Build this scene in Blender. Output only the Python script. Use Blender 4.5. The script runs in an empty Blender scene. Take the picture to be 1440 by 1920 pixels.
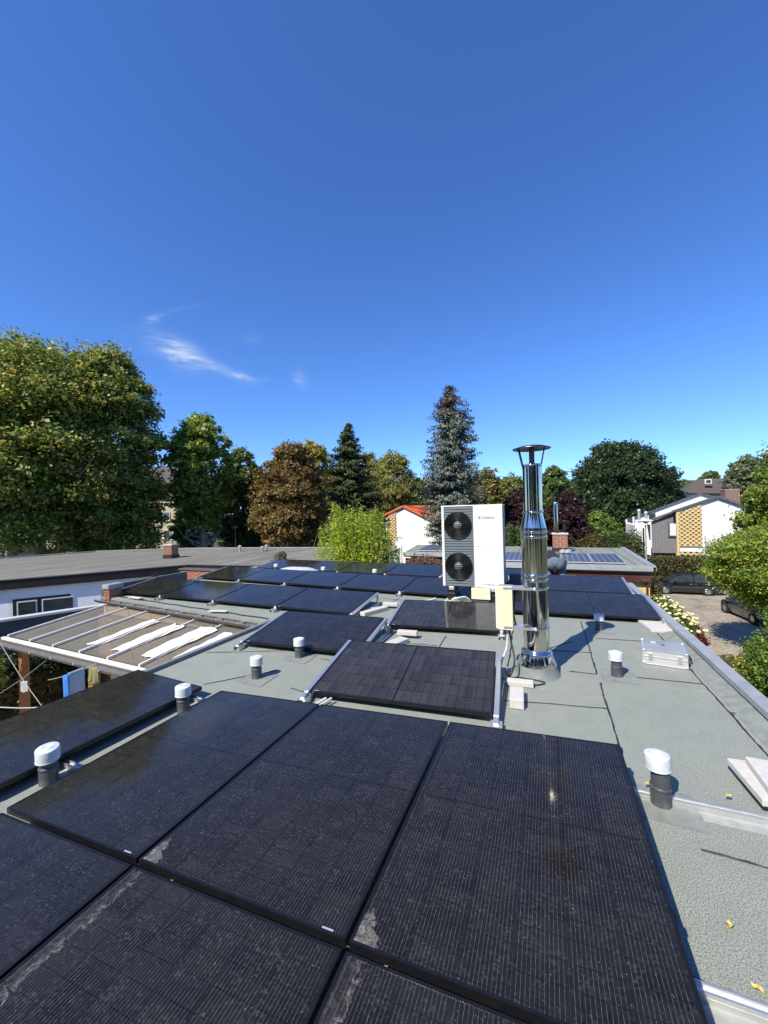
import bpy, math, random
import numpy as np
from mathutils import Vector, Matrix

# ------------------------------------------------------------------ camera, sky, sun, exposure
scene = bpy.context.scene
C = scene.collection
R = math.radians
F_PX, YAW, PITCH, ROLL, EYE = 737.0, R(22.31), R(0.107), R(1.46), 1.88
fwd = Vector((-math.sin(YAW)*math.cos(PITCH), math.cos(YAW)*math.cos(PITCH), math.sin(PITCH)))
r0 = Vector((math.cos(YAW), math.sin(YAW), 0)); u0 = r0.cross(fwd)
rgt = r0*math.cos(ROLL) - u0*math.sin(ROLL)
upv = u0*math.cos(ROLL) + r0*math.sin(ROLL)
cam_data = bpy.data.cameras.new('camera')
cam = bpy.data.objects.new('camera', cam_data); C.objects.link(cam)
cam_data.sensor_fit = 'VERTICAL'; cam_data.sensor_height = 36.0; cam_data.lens = F_PX/1920*36
cam_data.clip_start = 0.05; cam_data.clip_end = 2000
M = Matrix((rgt, upv, -fwd)).transposed().to_4x4(); M.translation = Vector((0, 0, EYE))
cam.matrix_world = M
scene.camera = cam

SUN_TO = Vector((-0.90, -2.30, 2.59)).normalized()
SUN_EL = math.asin(SUN_TO.z); SUN_AZ = math.atan2(SUN_TO.x, SUN_TO.y)
world = bpy.data.worlds.new('World'); scene.world = world; world.use_nodes = True
wn = world.node_tree; wn.nodes.clear()
def WN(t, **k):
    n = wn.nodes.new(t)
    for a, b in k.items(): setattr(n, a, b)
    return n
sky = WN('ShaderNodeTexSky', sky_type='NISHITA', sun_disc=False)
sky.sun_elevation = SUN_EL; sky.sun_rotation = SUN_AZ; sky.altitude = 300
sky.air_density = 1.0; sky.dust_density = 0.25; sky.ozone_density = 3.0
hs = WN('ShaderNodeHueSaturation'); hs.inputs['Saturation'].default_value = 1.08
wn.links.new(sky.outputs[0], hs.inputs['Color'])
tint = WN('ShaderNodeMixRGB', blend_type='MULTIPLY'); tint.inputs[0].default_value = 1; tint.inputs[2].default_value = (.71, 1.00, 1.50, 1)
wn.links.new(hs.outputs[0], tint.inputs[1])
bg = WN('ShaderNodeBackground'); bg.inputs['Strength'].default_value = 0.1
wo = WN('ShaderNodeOutputWorld')
def cloud_dir(px, py): return (fwd*F_PX + rgt*(px-720) - upv*(py-960)).normalized()
tcw = WN('ShaderNodeTexCoord')
cc = cloud_dir(400, 660)
cu = Vector((0, 0, 1)).cross(cc).normalized()*-1; cv = cu.cross(cc)
if cv.z < 0: cv = -cv
def wdot(v):
    n = WN('ShaderNodeVectorMath', operation='DOT_PRODUCT'); n.inputs[1].default_value = v
    wn.links.new(tcw.outputs['Generated'], n.inputs[0]); return n.outputs['Value']
def wm(op, a, b=None, clamp=False):
    n = WN('ShaderNodeMath', operation=op, use_clamp=clamp)
    for i, x in enumerate((a, b)):
        if x is None: continue
        if isinstance(x, (int, float)): n.inputs[i].default_value = x
        else: wn.links.new(x, n.inputs[i])
    return n.outputs[0]
dc = wdot(cc); infront = wm('GREATER_THAN', dc, 0.2)
a0 = wm('DIVIDE', wdot(cu), dc); b0 = wm('DIVIDE', wdot(cv), dc)
comb = WN('ShaderNodeCombineXYZ'); wn.links.new(a0, comb.inputs[0]); wn.links.new(b0, comb.inputs[1])
warp = WN('ShaderNodeTexNoise'); warp.inputs['Scale'].default_value = 14; warp.inputs['Detail'].default_value = 4
wn.links.new(comb.outputs[0], warp.inputs['Vector'])
sepw = WN('ShaderNodeSeparateXYZ'); wn.links.new(warp.outputs['Color'], sepw.inputs[0])
a1 = wm('ADD', a0, wm('MULTIPLY', wm('SUBTRACT', sepw.outputs[0], .5), .05))
b1 = wm('ADD', b0, wm('MULTIPLY', wm('SUBTRACT', sepw.outputs[1], .5), .035))
mp = WN('ShaderNodeMapping'); mp.inputs['Scale'].default_value = (14, 52, 1); mp.inputs['Rotation'].default_value = (0, 0, R(24))
wn.links.new(comb.outputs[0], mp.inputs['Vector'])
wisp = WN('ShaderNodeTexNoise'); wisp.inputs['Scale'].default_value = 1.0; wisp.inputs['Detail'].default_value = 7; wisp.inputs['Distortion'].default_value = 1.2
wn.links.new(mp.outputs[0], wisp.inputs['Vector'])
tot = None
for (px, py, ln, wd, ang, amp) in ((335, 660, .046, .022, -14, 1.1), (415, 692, .05, .010, -16, .62), (462, 707, .03, .005, -4, .45),
                                   (291, 598, .016, .009, 30, .26), (330, 584, .05, .004, 24, .10), (565, 712, .022, .017, -50, .28), (472, 634, .02, .012, 10, .1)):
    d = cloud_dir(px, py); k = d.dot(cc); A, B = d.dot(cu)/k, d.dot(cv)/k
    ca, sa = math.cos(R(ang)), math.sin(R(ang))
    da = wm('SUBTRACT', a1, A); db = wm('SUBTRACT', b1, B)
    x = wm('DIVIDE', wm('ADD', wm('MULTIPLY', da, ca), wm('MULTIPLY', db, sa)), ln)
    y = wm('DIVIDE', wm('SUBTRACT', wm('MULTIPLY', db, ca), wm('MULTIPLY', da, sa)), wd)
    g = wm('MULTIPLY', wm('POWER', 2.718, wm('MULTIPLY', wm('ADD', wm('MULTIPLY', x, x), wm('MULTIPLY', y, y)), -1)), amp)
    tot = g if tot is None else wm('ADD', tot, g)
wr = WN('ShaderNodeMapRange'); wr.inputs[1].default_value = .34; wr.inputs[2].default_value = .68
wn.links.new(wisp.outputs['Fac'], wr.inputs[0])
cm = wm('MULTIPLY', wm('MULTIPLY', tot, wm('ADD', wm('MULTIPLY', wr.outputs[0], .8), .2)), infront, True)
mixc = WN('ShaderNodeMixRGB'); wn.links.new(cm, mixc.inputs[0]); wn.links.new(tint.outputs[0], mixc.inputs[1])
mixc.inputs[2].default_value = (4.4, 5.3, 7.0, 1)
wn.links.new(mixc.outputs[0], bg.inputs['Color']); wn.links.new(bg.outputs[0], wo.inputs['Surface'])

sd = bpy.data.lights.new('sun', 'SUN'); sd.energy = 4.8; sd.angle = R(0.5); sd.color = (1.0, 0.93, 0.80)
so = bpy.data.objects.new('sun', sd); C.objects.link(so)
so.rotation_euler = (-SUN_TO).to_track_quat('-Z', 'Y').to_euler()
scene.render.engine = 'CYCLES'
vs = scene.view_settings; vs.view_transform = 'Standard'; vs.look = 'None'; vs.exposure = 0.53; vs.gamma = 1; vs.use_curve_mapping = False

# ------------------------------------------------------------------ where a line of sight meets a level or a plane
def ray(px, py): return fwd*F_PX + rgt*(px-720) - upv*(py-960)
def onZ(px, py, z):
    d = ray(px, py); return Vector((0, 0, EYE)) + d*((z-EYE)/d.z)
def onY(px, py, y):
    d = ray(px, py); return Vector((0, 0, EYE)) + d*(y/d.y)
def onD(px, py, dep):
    return Vector((0, 0, EYE)) + ray(px, py)*(dep/F_PX)
GZ = -4.7
# ------------------------------------------------------------------ mesh helper
class MB:
    def __init__(s): s.v = []; s.f = []; s.m = []; s.s = []
    def add(s, vs, fs, mi=0, sm=False, T=None):
        b = len(s.v)
        s.v += [tuple(T @ Vector(v)) if T is not None else tuple(v) for v in vs]
        for f in fs: s.f.append([i+b for i in f]); s.m.append(mi); s.s.append(sm)
        return s
    def box(s, a, b, mi=0, T=None):
        (x0, y0, z0), (x1, y1, z1) = a, b
        return s.add([(x0,y0,z0),(x1,y0,z0),(x1,y1,z0),(x0,y1,z0),(x0,y0,z1),(x1,y0,z1),(x1,y1,z1),(x0,y1,z1)],
                     [(0,3,2,1),(4,5,6,7),(0,1,5,4),(1,2,6,5),(2,3,7,6),(3,0,4,7)], mi, False, T)
    def bar(s, p0, p1, w, h, mi=0, up=(0,0,1)):
        p0, p1 = Vector(p0), Vector(p1); d = (p1-p0); L = d.length; d.normalize()
        x = d.cross(Vector(up)).normalized(); z = x.cross(d)
        T = Matrix((x, d, z)).transposed().to_4x4(); T.translation = p0
        return s.box((-w/2, 0, -h/2), (w/2, L, h/2), mi, T)
    def tube(s, pts, r, n=10, mi=0, caps=True):
        pts = [Vector(p) for p in pts]
        rs = r if isinstance(r, (list, tuple)) else [r]*len(pts)
        vs, fs = [], []; ref = None
        for i, p in enumerate(pts):
            d = (pts[min(i+1, len(pts)-1)] - pts[max(i-1, 0)]).normalized()
            if ref is None: ref = d.orthogonal().normalized()
            ref = (ref - d*ref.dot(d))
            ref = ref.normalized() if ref.length > 1e-6 else d.orthogonal().normalized()
            q = d.cross(ref)
            for k in range(n):
                t = 2*math.pi*k/n; vs.append(p + (ref*math.cos(t) + q*math.sin(t))*rs[i])
        for i in range(len(pts)-1):
            for k in range(n):
                k2 = (k+1) % n; fs.append((i*n+k, i*n+k2, (i+1)*n+k2, (i+1)*n+k))
        s.add(vs, fs, mi, True)
        if caps:
            s.add([vs[k] for k in range(n)], [tuple(reversed(range(n)))], mi)
            s.add([vs[-n+k] for k in range(n)], [tuple(range(n))], mi)
        return s
    def lathe(s, prof, c=(0,0,0), n=32, mi=0, T=None, smooth=True):
        # prof: (r, z) points; a None breaks the profile so that edges stay sharp
        seg = [[]]
        for p in prof:
            if p is None: seg.append([])
            else: seg[-1].append(p)
        for sg in seg:
            vs, fs = [], []
            for (r, z) in sg:
                for k in range(n):
                    t = 2*math.pi*k/n; vs.append((c[0]+r*math.cos(t), c[1]+r*math.sin(t), c[2]+z))
            for i in range(len(sg)-1):
                for k in range(n):
                    k2 = (k+1) % n; fs.append((i*n+k, i*n+k2, (i+1)*n+k2, (i+1)*n+k))
            s.add(vs, fs, mi, smooth, T)
        return s
    def prism(s, poly, z0, z1, mi=0, T=None):
        n = len(poly)
        vs = [(p[0], p[1], z0) for p in poly] + [(p[0], p[1], z1) for p in poly]
        fs = [tuple(reversed(range(n))), tuple(range(n, 2*n))] + [(i, (i+1) % n, n+(i+1) % n, n+i) for i in range(n)]
        return s.add(vs, fs, mi, False, T)
    def mesh(s, name, mats):
        me = bpy.data.meshes.new(name); me.from_pydata([tuple(v) for v in s.v], [], s.f)
        for m in (mats if isinstance(mats, (list, tuple)) else [mats]): me.materials.append(m)
        me.polygons.foreach_set('material_index', s.m); me.polygons.foreach_set('use_smooth', s.s); me.update()
        return me
    def build(s, name, mats, parent=None, loc=None, rot=None, bevel=0):
        return put(name, s.mesh(name, mats), parent, loc, rot, bevel)
def put(name, me, parent=None, loc=None, rot=None, bevel=0):
    o = bpy.data.objects.new(name, me); C.objects.link(o)
    if parent: o.parent = parent
    if loc is not None: o.location = loc
    if rot is not None: o.rotation_euler = rot
    if bevel:
        b = o.modifiers.new('bevel', 'BEVEL'); b.width = bevel; b.segments = 2; b.limit_method = 'ANGLE'; b.angle_limit = R(40)
    return o
def tag(o, label=None, cat=None, group=None, kind=None):
    if label: o['label'] = label
    if cat: o['category'] = cat
    if group: o['group'] = group
    if kind: o['kind'] = kind
    return o
def empty(name, loc, label, cat, group=None, rot=(0,0,0)):
    o = bpy.data.objects.new(name, None); C.objects.link(o); o.location = loc; o.rotation_euler = rot
    o.empty_display_size = .1
    return tag(o, label, cat, group)
def copy_tree(o, parent=None):
    c = o.copy(); C.objects.link(c)
    if parent: c.parent = parent
    for ch in list(o.children): copy_tree(ch, c)
    return c
def wob(a, b, n, amp, rnd):
    return [Vector(a).lerp(Vector(b), i/n) + Vector((rnd.uniform(-amp, amp), rnd.uniform(-amp, amp), 0)) for i in range(n+1)]

# ------------------------------------------------------------------ materials
class NT:
    def __init__(s, name):
        s.m = bpy.data.materials.new(name); s.m.use_nodes = True; s.t = s.m.node_tree; s.t.nodes.clear()
        s.o = s.n('ShaderNodeOutputMaterial'); s.p = s.n('ShaderNodeBsdfPrincipled')
        s.l(s.p.outputs[0], s.o.inputs['Surface']); s.tc = s.n('ShaderNodeTexCoord'); s.g = s.n('ShaderNodeNewGeometry')
    def n(s, t, **k):
        x = s.t.nodes.new(t)
        for a, b in k.items(): setattr(x, a, b)
        return x
    def l(s, a, b): s.t.links.new(a, b)
    def noise(s, scale, detail=4, rough=.55, vec='Object', dist=0, mscale=None):
        x = s.n('ShaderNodeTexNoise'); x.inputs['Scale'].default_value = scale; x.inputs['Detail'].default_value = detail
        x.inputs['Roughness'].default_value = rough; x.inputs['Distortion'].default_value = dist
        v = s.g.outputs['Position'] if vec == 'World' else s.tc.outputs[vec]
        if mscale:
            mp = s.n('ShaderNodeMapping'); mp.inputs['Scale'].default_value = mscale; s.l(v, mp.inputs['Vector']); v = mp.outputs[0]
        s.l(v, x.inputs['Vector']); return x.outputs['Fac']
    def ramp(s, fac, stops):
        x = s.n('ShaderNodeValToRGB'); e = x.color_ramp.elements
        while len(e) < len(stops): e.new(.5)
        for i, (p, c) in enumerate(stops):
            e[i].position = p; e[i].color = (*c, 1) if isinstance(c, tuple) else (c, c, c, 1)
        s.l(fac, x.inputs[0]); return x.outputs[0]
    def mix(s, fac, a, b, bt='MIX'):
        x = s.n('ShaderNodeMixRGB', blend_type=bt)
        for i, v in enumerate((fac, a, b)):
            if isinstance(v, (int, float)): x.inputs[i].default_value = v if i == 0 else (v, v, v, 1)
            elif isinstance(v, tuple): x.inputs[i].default_value = (*v, 1)
            else: s.l(v, x.inputs[i])
        return x.outputs[0]
    def math(s, op, a, b=None, clamp=False):
        x = s.n('ShaderNodeMath', operation=op, use_clamp=clamp)
        for i, v in enumerate((a, b)):
            if v is None: continue
            if isinstance(v, (int, float)): x.inputs[i].default_value = v
            else: s.l(v, x.inputs[i])
        return x.outputs[0]
    def bump(s, h, strength=.3, dist=.01):
        x = s.n('ShaderNodeBump'); x.inputs['Strength'].default_value = strength; x.inputs['Distance'].default_value = dist
        s.l(h, x.inputs['Height']); s.l(x.outputs[0], s.p.inputs['Normal'])
    def set(s, **k):
        for a, v in k.items():
            i = s.p.inputs[{'col': 'Base Color', 'rough': 'Roughness', 'metal': 'Metallic', 'ior': 'IOR', 'spec': 'Specular IOR Level', 'coat': 'Coat Weight', 'coatr': 'Coat Roughness', 'alpha': 'Alpha', 'trans': 'Transmission Weight'}[a]]
            if isinstance(v, tuple): i.default_value = (*v, 1)
            elif isinstance(v, (int, float)): i.default_value = v
            else: s.l(v, i)
        return s
def simple(name, col, rough=.6, metal=0.0, var=.12, scale=8, bump=0, bscale=60, vec='Object', dirt=None, mscale=None):
    t = NT(name)
    a = tuple(c*(1-var) for c in col); b = tuple(min(1, c*(1+var)) for c in col)
    c = t.ramp(t.noise(scale, 5, .6, vec, mscale=mscale), [(.3, a), (.7, b)])
    if dirt:
        c = t.mix(t.ramp(t.noise(scale*.37, 6, .7, vec), [(.52, 0.0), (.72, dirt[1])]), c, dirt[0])
    t.set(col=c, rough=rough, metal=metal)
    if bump: t.bump(t.noise(bscale, 4, .6, vec), bump, .004)
    return t.m

def roof_felt(name, base, speck=.5, stain=(.30,.32,.30), big=.5, streak=None):
    t = NT(name); spx = t.n('ShaderNodeSeparateXYZ'); t.l(t.g.outputs['Position'], spx.inputs[0])
    g1 = t.noise(150, 2, .75, 'World'); g2 = t.noise(70, 2, .75, 'World'); g3 = t.noise(.9, 6, .65, 'World', .6); g4 = t.noise(4.5, 5, .6, 'World', .3)
    d = tuple(c*.45 for c in base); l = tuple(min(1, c*1.75) for c in base)
    c = t.ramp(g1, [(.43, d), (.5, base), (.57, l)])
    c = t.mix(t.ramp(g2, [(.35, 0.0), (.7, speck)]), c, tuple(c_*1.45 for c_ in base))
    c = t.mix(t.ramp(g4, [(.35, .22), (.55, 0.0)]), c, tuple(c_*.75 for c_ in base))
    c = t.mix(t.ramp(g3, [(.5, 0.0), (.72, big)]), c, stain)
    wn_ = t.n('ShaderNodeTexWhiteNoise', noise_dimensions='2D'); cbw = t.n('ShaderNodeCombineXYZ')
    t.l(t.math('FLOOR', t.math('DIVIDE', t.math('ADD', spx.outputs[0], .465), .98)), cbw.inputs[0]); t.l(cbw.outputs[0], wn_.inputs['Vector'])
    c = t.mix(t.math('MULTIPLY', wn_.outputs['Value'], .16), c, tuple(x*.62 for x in base))
    c = t.mix(t.ramp(t.noise(2.6, 7, .75, 'World', 1.5), [(.60, 0.0), (.66, .35), (.72, .05)]), c, tuple(min(1, x*1.6) for x in base))
    if streak:
        mr = t.n('ShaderNodeMapping'); mr.inputs['Rotation'].default_value = (0,0,R(28)); mr.inputs['Scale'].default_value = (2.4, .28, 1); t.l(t.g.outputs['Position'], mr.inputs['Vector'])
        ns = t.n('ShaderNodeTexNoise'); ns.inputs['Scale'].default_value = 1.0; ns.inputs['Detail'].default_value = 7; ns.inputs['Roughness'].default_value = .7; t.l(mr.outputs[0], ns.inputs['Vector'])
        c = t.mix(t.ramp(ns.outputs['Fac'], [(.40, .8), (.60, 0.0)]), c, streak)
    t.set(col=c, rough=.88, spec=.3); t.bump(g1, .28, .004)
    return t.m
m_felt = roof_felt('green granulated roofing felt', (.222,.240,.208), stain=(.30,.31,.275), big=.5)
m_felt2 = roof_felt('neighbour roofing felt', (.19,.205,.175))
m_feltold = roof_felt('weathered beige roofing felt', (.20,.192,.165), stain=(.28,.27,.23), streak=(.10,.10,.082))
m_flash = simple('grey bitumen flashing', (.165,.182,.180), .7, 0, .18, 14, .4, 120)
m_patch = simple('worn bitumen patch', (.205,.222,.205), .8, 0, .22, 9, .5, 120, dirt=((.24,.26,.235), .7))
m_bitumen = simple('black bitumen', (.018,.018,.019), .55, 0, .3, 30, .5, 80)
m_zinc = simple('weathered zinc sheet', (.36,.38,.38), .5, .25, .12, 6, .1, 30, dirt=((.20,.22,.24), .6))
m_zincd = simple('dark zinc gutter', (.105,.10,.10), .7, .1, .2, 9)
m_alu = simple('mill aluminium', (.70,.70,.69), .42, .85, .07, 20, .05, 200)
m_aluw = simple('pale aluminium', (.72,.72,.71), .4, .6, .06, 12)
m_frame = simple('black anodised frame', (.012,.012,.014), .32, .3, .2, 15)
m_vent = simple('pale grey plastic cap', (.56,.60,.62), .5, 0, .10, 22, .1, 60, dirt=((.30,.30,.27), .7))
m_pipe = simple('dark grey plastic pipe', (.062,.070,.078), .5, 0, .15, 18, .1, 60, dirt=((.22,.23,.23), .6))
m_conc = simple('pale concrete slab', (.52,.50,.46), .9, 0, .1, 20, .35, 160, dirt=((.36,.35,.31), .5))
m_white = simple('white coated metal', (.67,.68,.67), .35, 0, .02, 5, dirt=((.60,.60,.57), .45))
m_louvre = simple('slate grey plastic louvre', (.135,.165,.185), .45, 0, .08, 10)
m_black = simple('black plastic', (.012,.012,.013), .4, 0, .2, 20)
m_blackm = simple('matt black interior', (.004,.004,.004), .9, 0, .1, 20)
m_side = simple('grey side panel', (.28,.30,.32), .4, 0, .06, 10)
m_cream = simple('cream enclosure plastic', (.66,.66,.44), .5, 0, .03, 8)
m_cable = simple('pale cable', (.62,.61,.57), .5, 0, .08, 20)
m_cableb = simple('black cable', (.012,.012,.012), .45, 0, .1, 20)
m_ink = simple('grey print', (.10,.11,.13), .5, 0, .02, 5)
m_wood = simple('brown timber', (.24,.115,.045), .6, 0, .35, 5, .3, 30, mscale=(14, 14, 1))
m_woodp = simple('pale pine timber', (.48,.31,.17), .6, 0, .2, 5, .2, 30, mscale=(1.5, 14, 14))
m_rafter = simple('off white painted rafter', (.72,.70,.66), .5, 0, .05, 12, dirt=((.42,.39,.33), .45))
m_render = simple('white rendered wall', (.78,.77,.74), .85, 0, .04, 1.2, .2, 60, dirt=((.58,.56,.51), .5))
m_render2 = simple('cool white rendered wall', (.74,.78,.84), .85, 0, .03, 2, .15, 60)
m_buff = simple('buff rendered wall', (.50,.43,.28), .85, 0, .07, 1.2, .1, 60)
m_pinkw = simple('tan rendered base wall', (.33,.25,.17), .85, 0, .08, 1.5, .1, 60)
m_yel = simple('yellow clay screen brick', (.60,.43,.19), .8, 0, .14, 9)
m_dark = simple('dark opening', (.02,.022,.025), .3, 0, .2, 6)
m_brick = simple('red brick', (.30,.115,.07), .85, 0, .35, 6, .3, 90)
m_brickb = simple('weathered dark brick', (.20,.105,.075), .9, 0, .4, 5)
m_bricko = simple('orange brown brick', (.13,.072,.036), .85, 0, .3, 4, .3, 90)  # brick colour lowered to carry the shade under the canopy
m_mortar = simple('mortar', (.42,.38,.33), .95, 0, .12, 20)
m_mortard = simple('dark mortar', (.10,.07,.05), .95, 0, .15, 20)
m_tile = simple('orange roof tile', (.56,.115,.04), .75, 0, .22, 3)
m_slate = simple('brown roof tile', (.085,.068,.06), .8, 0, .2, 3, .3, 20)
m_trim = simple('dark grey verge', (.09,.095,.10), .6, 0, .15, 6)
m_maroon = simple('dark red stained board', (.065,.018,.012), .55, 0, .45, 3, .2, 40, mscale=(1, 12, 12), dirt=((.16,.10,.08), .5))
m_brown = simple('very dark brown fascia', (.009,.007,.007), .55, 0, .3, 4)
m_greywood = simple('weathered grey cladding', (.185,.18,.18), .8, 0, .25, 3, .2, 40, mscale=(8, 8, .6))
m_slatey = simple('slate blue wall cladding', (.075,.09,.10), .7, 0, .2, 5, .2, 30)
m_steelb = simple('lamp post grey paint', (.36,.38,.38), .5, .3, .1, 8)
m_lampw = simple('lamp shade enamel', (.62,.62,.58), .45, .0, .1, 8)
m_teal = simple('dark teal canopy', (.03,.075,.085), .6, 0, .15, 5)
m_cloth = simple('white fabric', (.74,.74,.72), .9, 0, .04, 4, .2, 20)
m_blue = simple('blue towel', (.26,.37,.46), .95, 0, .1, 20, .4, 220)
m_blue2 = simple('bright blue towel', (.03,.16,.50), .95, 0, .1, 20, .4, 220)
m_ylw = simple('yellow green cloth', (.20,.21,.09), .95, 0, .2, 20, .3, 100)
m_rope = simple('pale rope', (.36,.34,.31), .9, 0, .1, 20)
m_bark = simple('tree bark', (.11,.085,.06), .9, 0, .35, 2.5, .6, 9)
m_barkp = simple('pale plane bark', (.33,.29,.22), .85, 0, .4, 2.5, .4, 9)
m_dry = simple('dry yellow leaf', (.60,.42,.10), .7, 0, .3, 40)
m_denim = simple('faded blue denim', (.10,.135,.18), .9, 0, .2, 9, .4, 200)
m_navy = simple('navy cotton', (.014,.018,.03), .9, 0, .15, 9)
m_skin = simple('skin', (.48,.29,.21), .6, 0, .06, 9)
m_hair = simple('dark hair', (.03,.02,.014), .7, 0, .2, 20)
m_shoe = simple('dark shoe', (.02,.02,.02), .6, 0, .2, 20)
m_carb = simple('black car paint', (.010,.011,.013), .18, 0, .1, 4)
m_carg = simple('dark blue grey car paint', (.035,.045,.06), .2, .3, .1, 4)
m_chrome = simple('bright rim metal', (.62,.62,.63), .3, .9, .06, 10)
m_tyre = simple('tyre rubber', (.018,.018,.018), .85, 0, .2, 20)
m_lamp = simple('headlamp lens', (.55,.58,.60), .12, .3, .05, 10)
m_redl = simple('tail lamp lens', (.30,.012,.01), .2, 0, .05, 10)
for mm in (m_carb, m_carg):
    p = [n for n in mm.node_tree.nodes if n.type == 'BSDF_PRINCIPLED'][0]
    p.inputs['Coat Weight'].default_value = 1; p.inputs['Coat Roughness'].default_value = .04
def steel():
    t = NT('polished stainless steel')
    c = t.ramp(t.noise(5, 5, .6), [(.3, (.56,.53,.48)), (.75, (.70,.67,.61))])
    t.set(col=c, metal=1.0, rough=t.ramp(t.noise(9, 5, .7), [(.35, .05), (.8, .16)]))
    t.bump(t.noise(5.0, 2, .4, mscale=(1, 1, .22), dist=.6), .09, .02); return t.m
m_steel = steel()
m_steeld = simple('darkened cap steel', (.16,.15,.14), .32, 1.0, .2, 8)  # cap and struts: the cap's shaded underside is put into the steel colour
def window_glass(name, col=(.02,.028,.032), r=.05):
    t = NT(name); t.set(col=t.ramp(t.noise(1.4, 4, .6), [(.35, col), (.7, tuple(c*2.4 for c in col))]), rough=r, spec=.8, coat=.6, coatr=.02); return t.m
m_glass = window_glass('window glass')
m_glassb = window_glass('blue tinted window glass', (.02,.06,.12))
m_glassp = window_glass('pale blind behind glass', (.42,.46,.50), .12)
def clear_glass():
    t = NT('old clear glazing'); b = t.n('ShaderNodeBsdfTransparent'); b.inputs[0].default_value = (.96,.96,.94, 1)
    gl = t.n('ShaderNodeBsdfGlossy'); gl.inputs['Roughness'].default_value = .03; gl.inputs[0].default_value = (.9,.92,.95,1)
    fr = t.n('ShaderNodeFresnel'); fr.inputs[0].default_value = 1.5
    m1 = t.n('ShaderNodeMixShader'); t.l(t.math('MULTIPLY', t.math('MULTIPLY', fr.outputs[0], t.math('SUBTRACT', 1.0, t.g.outputs['Backfacing'])), .55), m1.inputs[0]); t.l(b.outputs[0], m1.inputs[1]); t.l(gl.outputs[0], m1.inputs[2])
    df = t.n('ShaderNodeBsdfDiffuse'); df.inputs[0].default_value = (.36,.34,.29,1)
    m2 = t.n('ShaderNodeMixShader')
    f = t.math('ADD', .24, t.math('MULTIPLY', t.ramp(t.noise(2.2, 6, .7, dist=.7), [(.45, 0.0), (.8, 1.0)]), .10))
    t.l(f, m2.inputs[0]); t.l(m1.outputs[0], m2.inputs[1]); t.l(df.outputs[0], m2.inputs[2]); t.l(m2.outputs[0], t.o.inputs['Surface']); return t.m
m_clear = clear_glass()

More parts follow.
